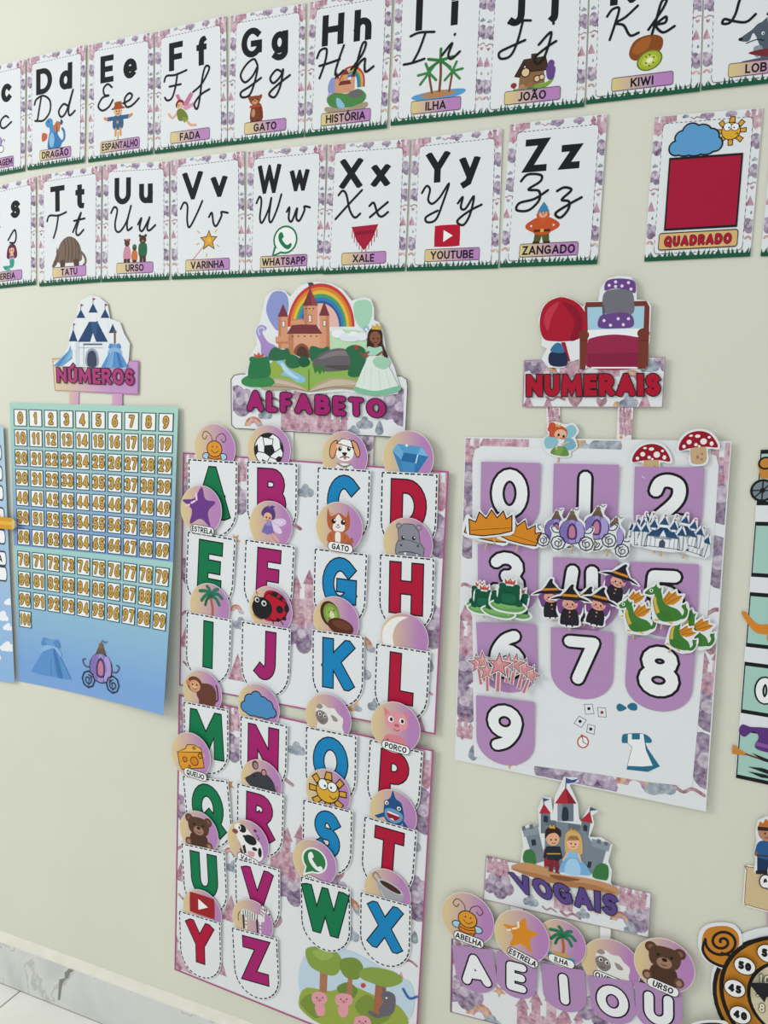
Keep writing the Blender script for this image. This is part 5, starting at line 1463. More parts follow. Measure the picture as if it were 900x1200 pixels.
# (re-opened as a list of parts of the same chart)
def lilac_pocket(parent_root, ch, tl, tr, base, ratio, gl, inset=.03, gh=.78, gt=.3, ow=.055, top=.12, wm=1.22):
    f = pocket_frame(tl, tr)
    P = Thing.__new__(Thing)
    P.root = parent_root
    P.o = (parent_root.location[0], parent_root.location[2])
    P.fn = f
    P.zf = lambda x, z: base(x, z) + .0012 + .004 * (1 + ((x - f.top[0]) * f.up[0] + (z - f.top[1]) * f.up[1]) / (ratio * f.w))
    P.h = 0
    P.L = 0
    P.bufs = []
    k = P.part('pocket')
    p = [(0, 0)] + arc(.5, -ratio + .42, .5, .42, 180, 360, 16) + [(1, 0)]
    P.slab(p, 'b68fbd', .0003, 'c9b0cf', fn=f)
    P.part('numeral' if ch.isdigit() else 'letter', k)
    P.text(gl, .5, -top - gh, gh, 'f0f2f3', gt, ow, fn=f, cap='r', wm=wm)
    P.done()


nroot = T.root
for ch, (tl, tr) in NP.items():
    lilac_pocket(nroot, ch, tl, tr, lambda x, z: bN(x, z) + .0009, 1.17, {'4': '!', '1': '|'}.get(ch, ch), gt=.225, gh=.8, ow=.052)


# ---- stick figures: one of each kind, then copies
def stickthing(name, label, cat, group, spec, outline, size, stick, grow=6):
    """built at the origin of its own plane; size = metres for 100 units"""
    k = size / 100
    f = lambda x, y: (x * k, y * k)
    T = Thing(name, label, cat, (0, 0), f, lambda x, z: .001, group)
    T.bufs = []
    if stick:
        T.part('stick', label='pale wooden stick' if stick[2] == 'wood' else 'pink paper stick')
        T.cyl((stick[0], stick[1]), (stick[0], -20), .0018, stick[2], -.0012, -.0012)
    T.part('cutout_backing', label='white cut paper edge')
    v = num(outline)
    T.slab(smooth(v, True, 3) if len(v) > 9 else v, 'paper', .0006)
    T.part('picture')
    T.art(spec, f)
    T.root.location = (0, 0, 0)
    T.done()
    return T.root


def tree_copy(o):
    c = o.copy()
    COL.objects.link(c)
    for ch in o.children:
        d = ch.copy()
        COL.objects.link(d)
        d.parent = c
        for g in ch.children:
            e = g.copy()
            COL.objects.link(e)
            e.parent = d
    return c


def spread(proto, spots):
    """spots: (photo x, photo y, turn in degrees, height off the wall, scale, label)"""
    first = True
    src = proto
    for x, y, a, h, s_, lab in spots:
        o = proto if first else tree_copy(src)
        first = False
        q = W(x, y, h)
        o.location = (q[0], -h, q[1])
        o.rotation_euler = (PI / 2, math.radians(-a), 0)
        o.scale = (s_, s_, 1)
        if lab:
            o['label'] = lab


bh = .016
CROWN = "Q d98a28 5 -98 -44 -96 24 -66 10 -46 52 -18 22 10 58 32 22 62 50 72 14 98 28 92 -40 40 -50 -40 -54;L 8a5418 3 -90 -26 90 -26"
o = stickthing('crown_cutout', 'orange crown', 'crown', 'crowns on sticks in the 3 pocket', CROWN,
               '-108 -54 -106 38 -68 22 -46 64 -18 34 10 70 32 34 66 62 78 28 108 42 102 -48 40 -60 -40 -64', .048, (10, -95, 'wood'))
spread(o, [(571.5, 619, -10, bh, 1, 'orange paper crown mostly hidden behind the left crown'), (575, 613, 8, bh + .002, 1, 'orange paper crown in front, left side under the 0'),
           (609, 623, -13, bh + .0002, .93, 'orange paper crown at the right side under the 0')])
o = stickthing('paper_coach', 'lilac coach', 'coach', 'coaches on sticks in the 4 pocket', COACH,
               '-106 12 -96 -16 -104 -60 -90 -98 -62 -102 -30 -84 0 -66 30 -84 62 -102 94 -96 104 -60 96 -16 106 12 90 24 64 0 60 40 34 62 30 80 40 112 14 112 -4 104 -16 86 -30 62 -60 40 -64 0 -90 24', .041, (0, -110, 'wood'))
spread(o, [(652, 620, 2, bh, .95, 'lilac paper coach at the left, half hidden by another'), (717, 628, -10, bh + .0014, .95, 'lilac paper coach at the right, lowest of the four'),
           (699, 617, -2, bh + .0028, 1, 'lilac paper coach with its body showing, right of centre'), (670.5, 622, 3, bh + .0042, 1.03, 'lilac paper coach in front with the large body')])
CAST = ("P eef1f3 -84 -62 84 -62 76 -8 -76 -8;P dfe5ea -98 -66 -74 -66 -72 8 -96 8;P dfe5ea 98 -66 74 -66 72 8 96 8;P eef1f3 -60 -10 -34 -10 -34 38 -60 38;P eef1f3 60 -10 34 -10 34 38 60 38;P eef1f3 -15 0 15 0 15 54 -15 54;"
        "P 2c5078 -76 -12 -52 20 52 20 76 -12;P 22426a -34 20 -16 38 16 38 34 20;P eef1f3 -18 -12 18 -12 0 26;P 2c5078 -106 6 -64 6 -85 46;P 2c5078 106 6 64 6 85 46;P 2c5078 -68 34 -26 34 -47 74;P 2c5078 68 34 26 34 47 74;P 2c5078 -22 52 22 52 0 92;"
        "L 5a4a58 3 -85 46 -85 58;L 5a4a58 3 85 46 85 58;L 5a4a58 3 -47 74 -47 86;L 5a4a58 3 47 74 47 86;L 5a4a58 3 0 92 0 104;P b8707c 0 104 14 99 0 94;P b8707c -47 86 -34 81 -47 77;P b8707c 47 86 60 81 47 77;"
        "C 5a6478 3 -84 -62 84 -62 76 -8 -76 -8;C 5a6478 3 -98 -66 -74 -66 -72 8 -96 8;C 5a6478 3 98 -66 74 -66 72 8 96 8;C 5a6478 3 -60 20 -34 20 -34 34 -60 34;C 5a6478 3 60 20 34 20 34 34 60 34;"
        "P 4a5468 -14 -62 14 -62 14 -34 0 -20 -14 -34;L a0a8b4 3 -56 -60 -56 -14;L a0a8b4 3 56 -60 56 -14;L a0a8b4 3 -34 -60 -34 -14;L a0a8b4 3 34 -60 34 -14;L 5a6478 4 -40 -16 40 -16")
o = stickthing('paper_castle', 'castle', 'castle', 'castles on sticks in the 5 pocket', CAST,
               '-106 -72 106 -72 104 10 108 16 92 54 78 56 70 40 60 74 58 90 40 90 24 50 14 96 8 112 -6 112 -16 90 -26 50 -36 90 -58 90 -60 74 -70 40 -78 56 -92 54 -108 16 -104 10', .039, (0, -110, 'wood'))
spread(o, [(759, 621, 8, bh, .85, 'small blue roofed paper castle at the left, mostly hidden'), (808, 632, -14, bh + .0012, .92, 'blue roofed paper castle tilted at the far right'),
           (800, 624, -8, bh + .0024, .92, 'blue roofed paper castle tilted, second from the right'), (766, 624, 5, bh + .0036, .95, 'blue roofed paper castle just left behind the front one'),
           (777, 627, -2, bh + .0048, 1, 'blue roofed paper castle in front with dark gate')])
FROG = "B 6aa05c -96 -62 -60 -40 0 -34 60 -40 96 -60 60 -86 0 -92 -60 -86;B 7db56a -80 -58 -30 -44 40 -46 80 -60 20 -74 -50 -76;B 16583f -50 -50 -58 0 -46 44 46 44 58 0 52 -50;E -38 46 20 16 16583f;E 38 46 20 16 16583f;B 1f6a4c -30 -40 -34 0 34 0 30 -40;S 0f4030 3 -30 20 0 12 30 20;P c0504a -26 58 -30 88 -14 72 0 92 14 72 30 88 26 58;E 0 78 5 5 e0b04a;B 16583f -74 -30 -50 -20 -44 -56 -76 -52;B 16583f 74 -30 50 -20 44 -56 76 -52"
o = stickthing('paper_frog', 'frog', 'frog', 'frogs on sticks in the 6 pocket', FROG,
               '-108 -62 -80 -38 -62 -28 -68 0 -62 50 -40 66 -34 100 -14 86 0 102 14 86 34 100 40 66 62 50 68 0 62 -28 84 -36 108 -60 70 -94 0 -102 -70 -94', .0385, (6, -118, 'wood'))
spread(o, [(563, 697, 5, bh, .85, 'crowned paper frog at the far left, peeping out behind'), (606, 705, -12, bh + .0006, .95, 'crowned paper frog whose lily pad sticks out lowest right'), (567, 702, 0, bh + .0016, .9, 'crowned paper frog left of the front frog'),
           (586, 705, -6, bh + .003, .95, 'crowned paper frog tucked just under the front frog'), (596.5, 697, -2, bh + .0044, 1.02, 'crowned paper frog in front with whole body showing')])
WITCH = ("B 7a4c86 -54 24 -58 -14 -46 -44 -20 -30 20 -30 46 -44 58 -14 54 24;B 2a2630 -30 -20 30 -20 44 -88 20 -96 -20 -96 -44 -88;E 0 6 36 28 dda592;B 6a4274 -34 26 0 34 34 26 28 10 8 22 -20 22;E -12 4 4 5 k;E 12 4 4 5 k;E -20 -5 7 4 c9707a;E 20 -5 7 4 c9707a;S 6a2a34 3 -6 -8 0 -11 6 -8;E 0 -34 4 4 d9a842;E 0 -54 3 3 d9a842;"
         "B 26242a -92 22 -50 40 0 42 50 40 92 22 50 26 0 24 -50 26;B 26242a -40 36 -20 66 4 98 16 96 14 80 28 60 40 36;P d08a30 -39 40 39 40 34 52 -33 52;L 26242a 8 -14 -92 -14 -100;L 26242a 8 14 -92 14 -100")
o = stickthing('paper_witch', 'witch', 'witch', 'witches on sticks in the 7 pocket', WITCH,
               '-104 18 -66 44 -46 50 -30 74 2 108 24 104 24 84 38 64 50 46 74 42 104 18 62 14 64 -30 50 -66 54 -92 24 -106 -24 -106 -54 -92 -50 -66 -64 -30 -62 14', .041, (0, -122, 'wood'))
spread(o, [(646, 701, 8, bh, 1, 'paper witch leaning at the far left of her group'), (724, 683, -14, bh + .0002, 1, 'paper witch topmost, at the upper right'), (688, 708, -4, bh + .0008, .92, 'paper witch squeezed in the middle, mostly hidden'), (701, 710, -8, bh + .002, .98, 'paper witch in front at the right with purple hair'),
           (668, 709, 2, bh + .0034, 1.06, 'paper witch in front at the centre left, whole figure')])
DRAG = ("S 407a34 18 60 -50 92 -40 98 -10 84 10;B 437f38 -70 76 -94 52 -96 40 -70 38 -52 44 -56 10 -40 -40 -20 -66 30 -76 74 -60 84 -36 60 -10 20 0 -8 20 -24 60 -44 82;B d9b04a -56 34 -44 30 -36 0 -10 -50 10 -66 -14 -64 -36 -40 -50 0;P d08a2c -14 24 10 74 22 60 40 76 48 56 72 60 62 36 40 10 8 2;L 8c5a20 3 -8 20 12 68;L 8c5a20 3 0 16 40 72;L 8c5a20 3 10 10 68 58;"
        "E -70 60 8 9 f4f4f0;E -70 60 4 5 k;E -90 46 3 3 2f5c28;S 2f5c28 3 -94 42 -76 40;B 3f7a34 -30 -50 10 -30 40 -50 30 -76 -10 -78;P 3f7a34 -60 80 -52 96 -44 78;P 3f7a34 -38 72 -26 84 -26 62;L d9b04a 8 -20 -78 -34 -80;L d9b04a 8 30 -78 44 -82;P 3f7a34 76 6 92 26 98 4")
o = stickthing('paper_dragon', 'dragon', 'dragon', 'dragons on sticks in the 8 pocket', DRAG,
               '-108 44 -100 62 -72 88 -54 106 -36 92 -18 88 -14 50 6 86 22 74 42 90 54 68 84 72 76 36 80 24 96 38 112 4 108 -50 84 -74 54 -92 -34 -92 -50 -60 -66 10 -64 28 -100 30', .0375, (0, -122, 'wood'))
spread(o, [(738, 707, -5, bh, .95, 'paper dragon at the far left, mostly hidden behind'), (814, 738, -18, bh + .0002, 1, 'paper dragon at the lower far right'), (745, 723, -2, bh + .0016, .98, 'paper dragon in front at the left with orange wing'),
           (796, 744, -24, bh + .003, .9, 'paper dragon lowest, below the front dragon'), (779, 709, -4, bh + .0044, 1.08, 'paper dragon in front with the large orange wing')])
ST5 = ' '.join('%d %d' % ((96 if i % 2 == 0 else 40) * math.sin(i * PI / 5), (96 if i % 2 == 0 else 40) * math.cos(i * PI / 5)) for i in range(10))
ST6 = ' '.join('%d %d' % ((118 if i % 2 == 0 else 52) * math.sin(i * PI / 5), (118 if i % 2 == 0 else 52) * math.cos(i * PI / 5)) for i in range(10))
kS = .0225 / 100
T = Thing('star_wand', 'star', 'wand', (0, 0), lambda x, y: (x * kS, y * kS), lambda x, z: .001, 'star wands in the 9 pocket')
T.cur['name'] = 'stick'
T.slab(num('-20 -20 20 -20 20 -210 -20 -210'), 'eee4e4', .0005)
T.poly(num('-13 -20 13 -20 13 -208 -13 -208'), 'c27a80')
T.part('star')
T.slab(num(ST6), 'paper', .0005)
T.art('Q d78f94 5 %s;P e3abad 0 62 16 18 0 -4 -16 18' % ST5)
o = T.done()
spread(o, [(560, 777, 12, bh, 1, 'pink star wand leaning furthest left'), (566, 774, 7, bh + .0005, .95, 'pink star wand second from the left'), (622, 790, -17, bh + .0005, .95, 'pink star wand leaning furthest right, lowest star'), (614, 783, -11, bh + .001, 1, 'pink star wand second from the right'),
           (604, 777, -7, bh + .0016, 1, 'pink star wand third from the right'), (571, 786, 4, bh + .0018, .95, 'pink star wand with a low star, left of centre'), (596, 776, -3, bh + .0024, .95, 'pink star wand behind, just right of the front star'), (585, 779, 0, bh + .0032, 1.25, 'pink star wand in front with the largest star')])
MUSH = "B c9ab84 -34 0 34 0 40 -70 20 -98 -30 -96 -42 -70;E -6 -60 8 10 a07f5c;E 18 -44 5 8 a07f5c;E 14 -74 6 7 a07f5c;B 9a1c2c -98 -14 -90 30 -50 72 10 84 64 62 96 10 96 -16 50 -8 0 -4 -50 -8;E -44 28 13 13 f1eded;E 2 56 14 9 f1eded;E 30 24 17 17 f1eded;E -10 10 9 9 f1eded;E -72 6 9 10 f1eded;E 70 8 10 12 f1eded;E 60 44 8 7 f1eded;E 6 0 7 6 f1eded;E -32 62 10 6 f1eded"
o = stickthing('paper_mushroom', 'mushroom', 'mushroom', 'mushrooms on sticks in the 2 pocket', MUSH,
               '-110 -18 -102 34 -58 82 10 96 72 72 108 14 106 -28 50 -20 50 -76 26 -108 -36 -106 -54 -76 -46 -18', .035, (4, -110, 'wood'))
spread(o, [(818, 523, 8, bh, .98, 'red spotted paper mushroom, the higher one at the right'), (763, 538, 4, .0125, 1.0, 'red spotted paper mushroom, the lower one at the left')])
FAIRY = "B 8fc3cf 20 70 60 92 90 60 70 20 30 20;B 8fc3cf -10 -10 -60 20 -96 -10 -80 -60 -30 -50;B 7ab2c2 30 10 70 10 96 -30 60 -60 20 -40;B 6a9048 -30 -50 30 -40 60 -90 0 -98 -50 -86;B 7fa656 -20 -50 20 -45 10 -90 -20 -90;B c8553a -70 40 -50 70 -10 82 30 60 34 20 10 0 -40 10 -66 10;E -58 78 22 20 c8553a;E -66 56 18 18 c8553a;E -4 30 36 30 e8b796 10;B c8553a -44 40 -10 66 32 46 20 60 -20 76 -44 60;E -14 26 8 9 3f5a34;E 16 20 8 9 3f5a34;E -13 26 4 5 k;E 17 20 4 5 k;E -22 12 7 5 d98a7a;E 24 8 7 5 d98a7a;S 8a3a34 3 -4 10 4 7 12 11;P e0b048 -38 74 -30 96 -20 80 -8 94 -10 72;L e8b796 9 10 -30 50 -10;L e8b796 9 -14 -40 -20 -60"
o = stickthing('paper_fairy', 'winged paper fairy with red hair, alone above the numeral 1', 'fairy', None, FAIRY,
               '-108 -8 -92 -66 -56 -96 0 -108 68 -98 70 -66 104 -36 90 10 84 20 102 62 64 104 24 92 -20 100 -60 102 -86 80 -88 50 -78 20', .034, (0, -135, 'wood'))
spread(o, [(657, 515, -3, .0075, 1, None)])


# ================================================================== vowels
zv = zoomfn(510, 900, 320 / 900)
so = W(660, 1100)
T = Thing('title_sign', 'grey castle topped sign lettered VOGAIS above the vowel chart', 'sign', so, zv, lambda x, z: .0022 + .016 * (x - so[0] + .14))
T.cur['name'] = 'strap'
T.slab(num('545 480 580 490 578 600 545 600'), 'f0f0f0', .0004)
T.part('strap')
T.h = 0
T.slab(num('250 440 290 450 290 560 250 560'), 'f0f0f0', .0004)
T.part('name_board', label='white board with watercolour cloud print')
T.h = .0006
board = num('170 287 712 405 703 550 160 430')
T.slab(board, 'paper', .0005, 'edge')
T.part('board_print', kind='stuff')
fb = zquad(zv, (170, 287), (712, 405), (703, 550), (160, 430))
print_pattern(T, [('castle', .08, .84, .42), ('cloud', .09, .4, .4), ('castle', .9, .8, .45), ('cloud', .94, .4, .42), ('rainbow', .84, .2, .4), ('bluecloud', .9, .08, .25), ('bluecloud', .3, .2, .3), ('castle', .5, .34, .34),
                  ('ribbon', .55, .1, .35), ('bluecloud', .62, .18, .25), ('rainbow', .36, .55, .4), ('ribbon', .42, .12, .25), ('star', .7, .3, .2)], (.004, .01, .996, .99), fb, rs, 145 / 555)
T.stroke(board, 1.6, '9a6f88', True)
T.part('castle_cutout', label='white cut-out backing of castle scene')
T.h += .0015
T.slab(num('240 305 282 310 292 250 284 200 310 180 345 190 340 130 356 92 384 92 390 140 396 90 426 24 470 26 476 40 445 50 472 110 476 160 482 170 510 120 540 136 520 150 526 178 510 220 550 222 586 246 572 300 584 330 580 370 610 410 420 380 250 345'), 'paper', .0005)
T.part('castle_print')
T.art("P 6f7b86 405 110 458 110 458 170 405 170;P 8a96a0 405 110 420 110 420 170 405 170;P b3303c 396 112 468 112 432 58;P 8f2430 432 58 468 112 440 112;P 6f7b86 350 140 380 140 386 210 350 210;P b3303c 345 145 384 145 360 112;P 6f7b86 484 168 514 172 505 230 480 230;P b3303c 480 168 520 176 512 136;"
      "P 7d8994 366 165 400 170 480 180 520 240 510 330 360 330;P 66727c 366 165 400 168 400 186 366 184;P 66727c 440 176 480 184 480 200 440 194;P 7d8994 296 205 340 190 366 300 330 310;P 8f9ba5 288 196 340 184 346 210 296 222;P 7d8994 522 232 570 248 540 350 494 330;P 8f9ba5 518 226 580 242 572 268 518 250;P 66727c 288 188 298 186 300 200 290 202;P 66727c 312 182 324 180 326 194 314 198;P 66727c 536 226 548 230 546 244 534 240;P 66727c 560 234 572 238 570 250 558 246;"
      "B 2f3844 420 165 422 130 430 122 440 132 440 165;P 2f3844 359 172 359 155 366 150 374 156 374 174;P 2f3844 490 200 490 184 496 180 504 186 502 202;P 2f3844 318 232 332 228 336 248 322 252;P 2f3844 506 300 518 302 514 322 502 320;L 4a545e 3 432 58 434 28;P 3f5a8c 434 28 452 34 474 30 462 42 436 46;L 4a545e 3 360 112 358 94;P 3f5a8c 358 94 380 98 360 106;L 4a545e 3 512 136 514 124;P 3f5a8c 514 122 536 132 514 134", zv)
T.part('bush_print')
T.art("B 3f7a44 292 300 296 270 316 262 330 275 334 310 312 312;B 3f7a44 520 350 530 318 552 306 572 318 570 358 548 360", zv)
T.part('base_print', label='printed tan earth bank')
T.art("B c79468 252 322 300 306 360 320 420 345 500 355 590 380 604 410 540 398 420 378 330 352;B b07c52 250 326 330 340 420 362 520 376 600 404 540 398 420 380 330 356;B 8a5a3c 380 345 430 350 480 360 440 366 396 358", zv)
T.part('prince_print', label='printed boy in dark tunic')
T.art("P 9a2a34 360 262 400 255 412 320 362 318;P 2b2f3c 368 252 412 252 416 290 410 300 372 296;L 2b2f3c 11 372 258 364 286;L 2b2f3c 11 410 258 416 288;P 7a3038 378 296 394 296 390 336 376 334;P 7a3038 396 298 410 300 412 342 398 338;E 390 228 22 22 e6b08c;B 3a2620 364 226 368 196 392 186 416 200 414 222 400 208 378 212;E 384 230 3 3 k;E 400 230 3 3 k;S 7a3a34 2 386 240 392 243 398 240;P d9a842 378 192 380 180 388 188 394 180 398 194;L c9a04a 4 372 276 414 276", zv)
T.part('princess_print', label='printed girl in a long blue gown')
T.art("B d9b070 430 260 432 212 456 198 482 216 488 262 480 280 440 280;E 456 240 20 22 eebd9c;B d9b070 434 232 456 206 480 232 470 218 444 218;E 450 242 2.5 3 k;E 464 244 2.5 3 k;S 9a4a44 2 451 252 457 254 463 252;P d9a842 446 204 450 190 456 200 464 194 466 206;B 8fc0e4 436 270 474 272 480 296 436 294;B 7ab2de 432 290 480 294 510 330 506 346 420 336 410 330;B a8d2ee 440 296 470 296 480 342 430 338;L eebd9c 6 438 274 424 296;L eebd9c 6 474 276 482 300", zv)
ztitle(T, 'VOGAIS', zquad(zv, (246, 338), (604, 412), (598, 480), (280, 404)), '5f4a8c', .23, .04, 'b', .12)
T.done()

zq = [(529.5, 1099), (799, 1160), (796, 1252), (528, 1185.5)]
fV = quad(*zq)
bV = lambda x, z: .0015 + .012 * (x - fV.o[0] + .2)
T = Thing('vowel_chart', 'vowel pocket chart with lilac pockets A E I O U', 'chart', fV.o, fV, bV)
T.slab([(0, 0), (1, 0), (1, 1), (0, 1)], 'paper', .0005, 'edge')
T.part('sheet_print', kind='stuff')
print_pattern(T, [('cloud', .06, .32, .3), ('rainbow', .14, .04, .3), ('bluecloud', .2, .0, .2), ('castle', .43, .16, .5), ('castle', .56, .1, .34), ('star', .23, .45, .2), ('cloud', .66, .5, .25), ('castle', .05, .8, .3), ('heart', .85, .2, .2), ('rainbow', .73, .25, .22), ('star', .21, .75, .16)],
              (.003, .006, .997, .994), fV, rs, fV.ht / fV.w)
T.stroke([(0.003, 0.006), (.997, 0.006), (.997, .994), (0.003, .994)], .008, '8a5a80', True)
T.done()
VP = {'A': ((530.5, 1105), (578.6, 1110.5)), 'E': ((583, 1112), (630, 1123.5)), 'I': ((634.5, 1125), (685.5, 1133.5)), 'O': ((689, 1139.5), (741, 1145.5)), 'U': ((744.7, 1145.5), (799.3, 1157))}
for ch, (tl, tr) in VP.items():
    lilac_pocket(T.root, ch, tl, tr, lambda x, z: bV(x, z) + .0009, 1.12, ch, gh=.76, gt=.26, ow=.05, top=.18, wm=1.12)
VD = [('A', (549.5, 1073.5, 30.5), 0, 'ABELHA', (8, -78), -5, BEE, 'round vowel disc with an orange bee lettered ABELHA'),
      ('I', (658.5, 1101, 28), 0, 'ILHA', (6, -76), -4, PALMP + ";B 4f9ac0 -70 -64 0 -54 76 -66 40 -82 -40 -82;B c9a45c -44 -58 6 -46 50 -60 0 -68", 'round vowel disc with a palm island lettered ILHA'),
      ('E', (613, 1092.5, 31.5), 0, 'ESTRELA', (8, -78), -14, STARP % 'dd8f2a' + ';L f5ead0 9 -18 60 -16 38;L f5ead0 8 -24 32 -40 24;L f5ead0 8 -50 16 -62 12', 'round vowel disc with an orange star lettered ESTRELA'),
      ('O', (716.5, 1127.5, 33), 1, 'OVELHA', (0, -56), -8, SHEEP, 'round vowel disc with a woolly sheep above lilac O'),
      ('U', (778.5, 1126, 33.5), 0, 'URSO', (2, -80), -9, BEARP, 'round vowel disc with a brown bear lettered URSO')]
for ch, (cx, cy, r), tuck, pt, po, pr, art, lab in VD:
    f = at(cx, cy, r)
    y0 = W((VP[ch][0][0] + VP[ch][1][0]) / 2, (VP[ch][0][1] + VP[ch][1][1]) / 2)[1]
    zf = (lambda y0: lambda x, z: bV(x, z) + .0036 + .055 * (z - y0))(y0) if tuck else (lambda y0, d: lambda x, z: bV(x, z) + .0072 + d + .02 * (z - y0))(f.o[1] - f.r, .0035 if ch == 'E' else 0)
    disc(lab, f, art, zf, 'vowel picture discs', pt, po, pr, .84)

# ================================================================== left edge: cloud printed chart and a pencil
q_ = [(-64, 494), (7, 500), (20.5, 799), (-52, 790)]
fc = quad(*q_)
T = Thing('cloud_chart', 'pale blue cloud chart cut by the left photo edge', 'chart', fc.o, fc, lambda x, z: .003 + .03 * (x - fc.o[0] + .1))
T.slab([(0, 0), (1, 0), (1, 1), (0, 1)], 'grad:Y:8fb6e0,.05:b5cfe0,.9', .0005)
T.part('cloud_print', kind='stuff')
for u, v, s_ in ((.96, .32, .02), (.85, .26, .03), (.93, .22, .022), (.9, .14, .03), (.97, .14, .018), (.7, .1, .03), (.6, .3, .03), (.4, .2, .03)):
    fr = frame(fc, u, v, s_)
    for p in ((0, 0, 80, 60), (-70, -20, 50, 40), (70, -20, 40, 36), (20, 40, 50, 40)):
        T.poly([(min(.995, a), b) for a, b in [(lambda z_: z_)((u + x / 100 * s_ * fc.ht / fc.w, v + y / 100 * s_)) for x, y in ell(*p, 0, 14)]], 'eef2f5')
for i, v in enumerate((.9, .82, .745, .66, .575, .49, .43)):
    k = T.part('letter_bubble', label='white rounded bubble')
    T.L = 60
    p = rrect(.2, v - .027, .955, v + .027, .026)
    T.poly(p, 'f3f5f5')
    T.stroke(p, .006, '3a4a5c', True)
    T.part('letter', k)
    r = fc.ht / fc.w
    if i in (1, 3, 5):
        T.text('A', 0, -.014, .028, 'k', .2, fn=lambda x, y: fc(.86 + x * r, v + y), align='c')
T.done()
pa, pb = W(-40, 602), W(27, 614)
T = Thing('pencil', 'yellow paper pencil pointing right at the left photo edge', 'pencil', W(0, 614), lambda x, y: W(x, y), lambda x, z: .016)
T.cur['name'] = 'shaft'
T.slab(num('-60 598 20 606.5 20 620 -60 612'), 'd9a030', .0012)
T.poly(num('-60 603 20 611 20 615 -60 607'), 'e6b84c')
T.part('tip', label='pale wood tip with a grey point')
T.h = 0
T.slab(num('20 606.5 25 611 25.5 616 20 620'), '9a948a', .0012)
T.poly(num('20 606.5 23 609.5 23 618 20 620'), 'd9c08a')
T.done()

# ================================================================== right edge: strip chart, boy sign, clock
tl, tr, br, bl = (890.5, 528), (1010, 524), (985, 936), (861.5, 910)
fs = quad(tl, tr, br, bl)
T = Thing('strip_chart', 'white strip chart of mint boxes at the right photo edge', 'chart', fs.o, fs, lambda x, z: .0018 + .012 * (x - fs.o[0] + .1))
T.slab([(0, 0), (1, 0), (1, 1), (0, 1)], 'paper', .0006, 'edge')
z5 = zoomfn(800, 500, 100 / 273)
rows = [((247, 78), (238, 245)), ((232, 310), (220, 473)), ((217, 535), (206, 697)), ((200, 757), (186, 908)), ((183, 965), (170, 1120))]
boxes = []
for i, (a, b_) in enumerate(rows):
    k = T.part('mint_box', label='mint green box with black outline')
    T.L = 2
    u = .018
    inv = lambda z_: max(.004, min(.996, (z_ - fs(0, 0)[1]) / (fs(0, 1)[1] - fs(0, 0)[1])))
    v1, v0 = inv(z5(*a)[1]), inv(z5(*b_)[1])
    p = [(.012, v0), (.44, v0), (.44, v1), (.012, v1)]
    T.poly(p, 'a9d0c4')
    T.stroke(p, .012, 'k', True)
    boxes.append((k, v0, v1))
    p2 = [(.54, v0), (.985, v0), (.985, v1), (.54, v1)]
    T.L = 2
    T.part('mint_box')
    T.poly(p2, 'a9d0c4')
    T.stroke(p2, .012, 'k', True)
T.L = 10
ps = [frame(fs, .226, (v0 + v1) / 2, (v1 - v0) / 2) for k, v0, v1 in boxes]
T.part('cart_print', boxes[0][0])
T.art("O -60 -50 40 40 7c8a94 9;O 60 -50 40 40 7c8a94 9;E -60 -50 10 10 k;E 60 -50 10 10 k;L k 5 -98 -50 -22 -50;L k 5 -60 -12 -60 -88;L k 5 -86 -76 -34 -24;P c98a3c -70 -4 70 -4 84 50 -84 50;O -56 56 24 22 c98a3c 7", ps[0])
T.part('lamp_print', boxes[2][0])
T.art("B d98a30 -98 20 -84 28 -40 -14 20 0 60 30 90 10 60 -40 0 -50 -50 -44;E 20 30 20 14 d98a30;L d98a30 12 0 -50 0 -70", ps[2])
T.part('numeral', boxes[3][0])
T.text('0', 0, -52, 104, 'f4f5f5', .22, .06, fn=ps[3], cap='r')
T.part('hat_print', boxes[4][0])
T.art("P d08a3c -98 -10 -98 30 -50 4 -50 -6;L 7a4a2c 7 -50 0 60 -18;B 5f3a80 -80 90 -70 120 -40 116 0 122 40 118 80 60 84 30 30 24 -20 34 -10 80 -30 100 -60 70;P 8a5a9c -22 44 80 36 80 50 -18 60;P d09a3c 26 38 50 36 50 54 26 58;P 26262a -30 10 30 -4 70 -20 10 -14;P 26262a -40 -50 40 -66 80 -54 10 -44;P 26262a -40 -70 10 -84 70 -76 20 -68", ps[4])
T.done()

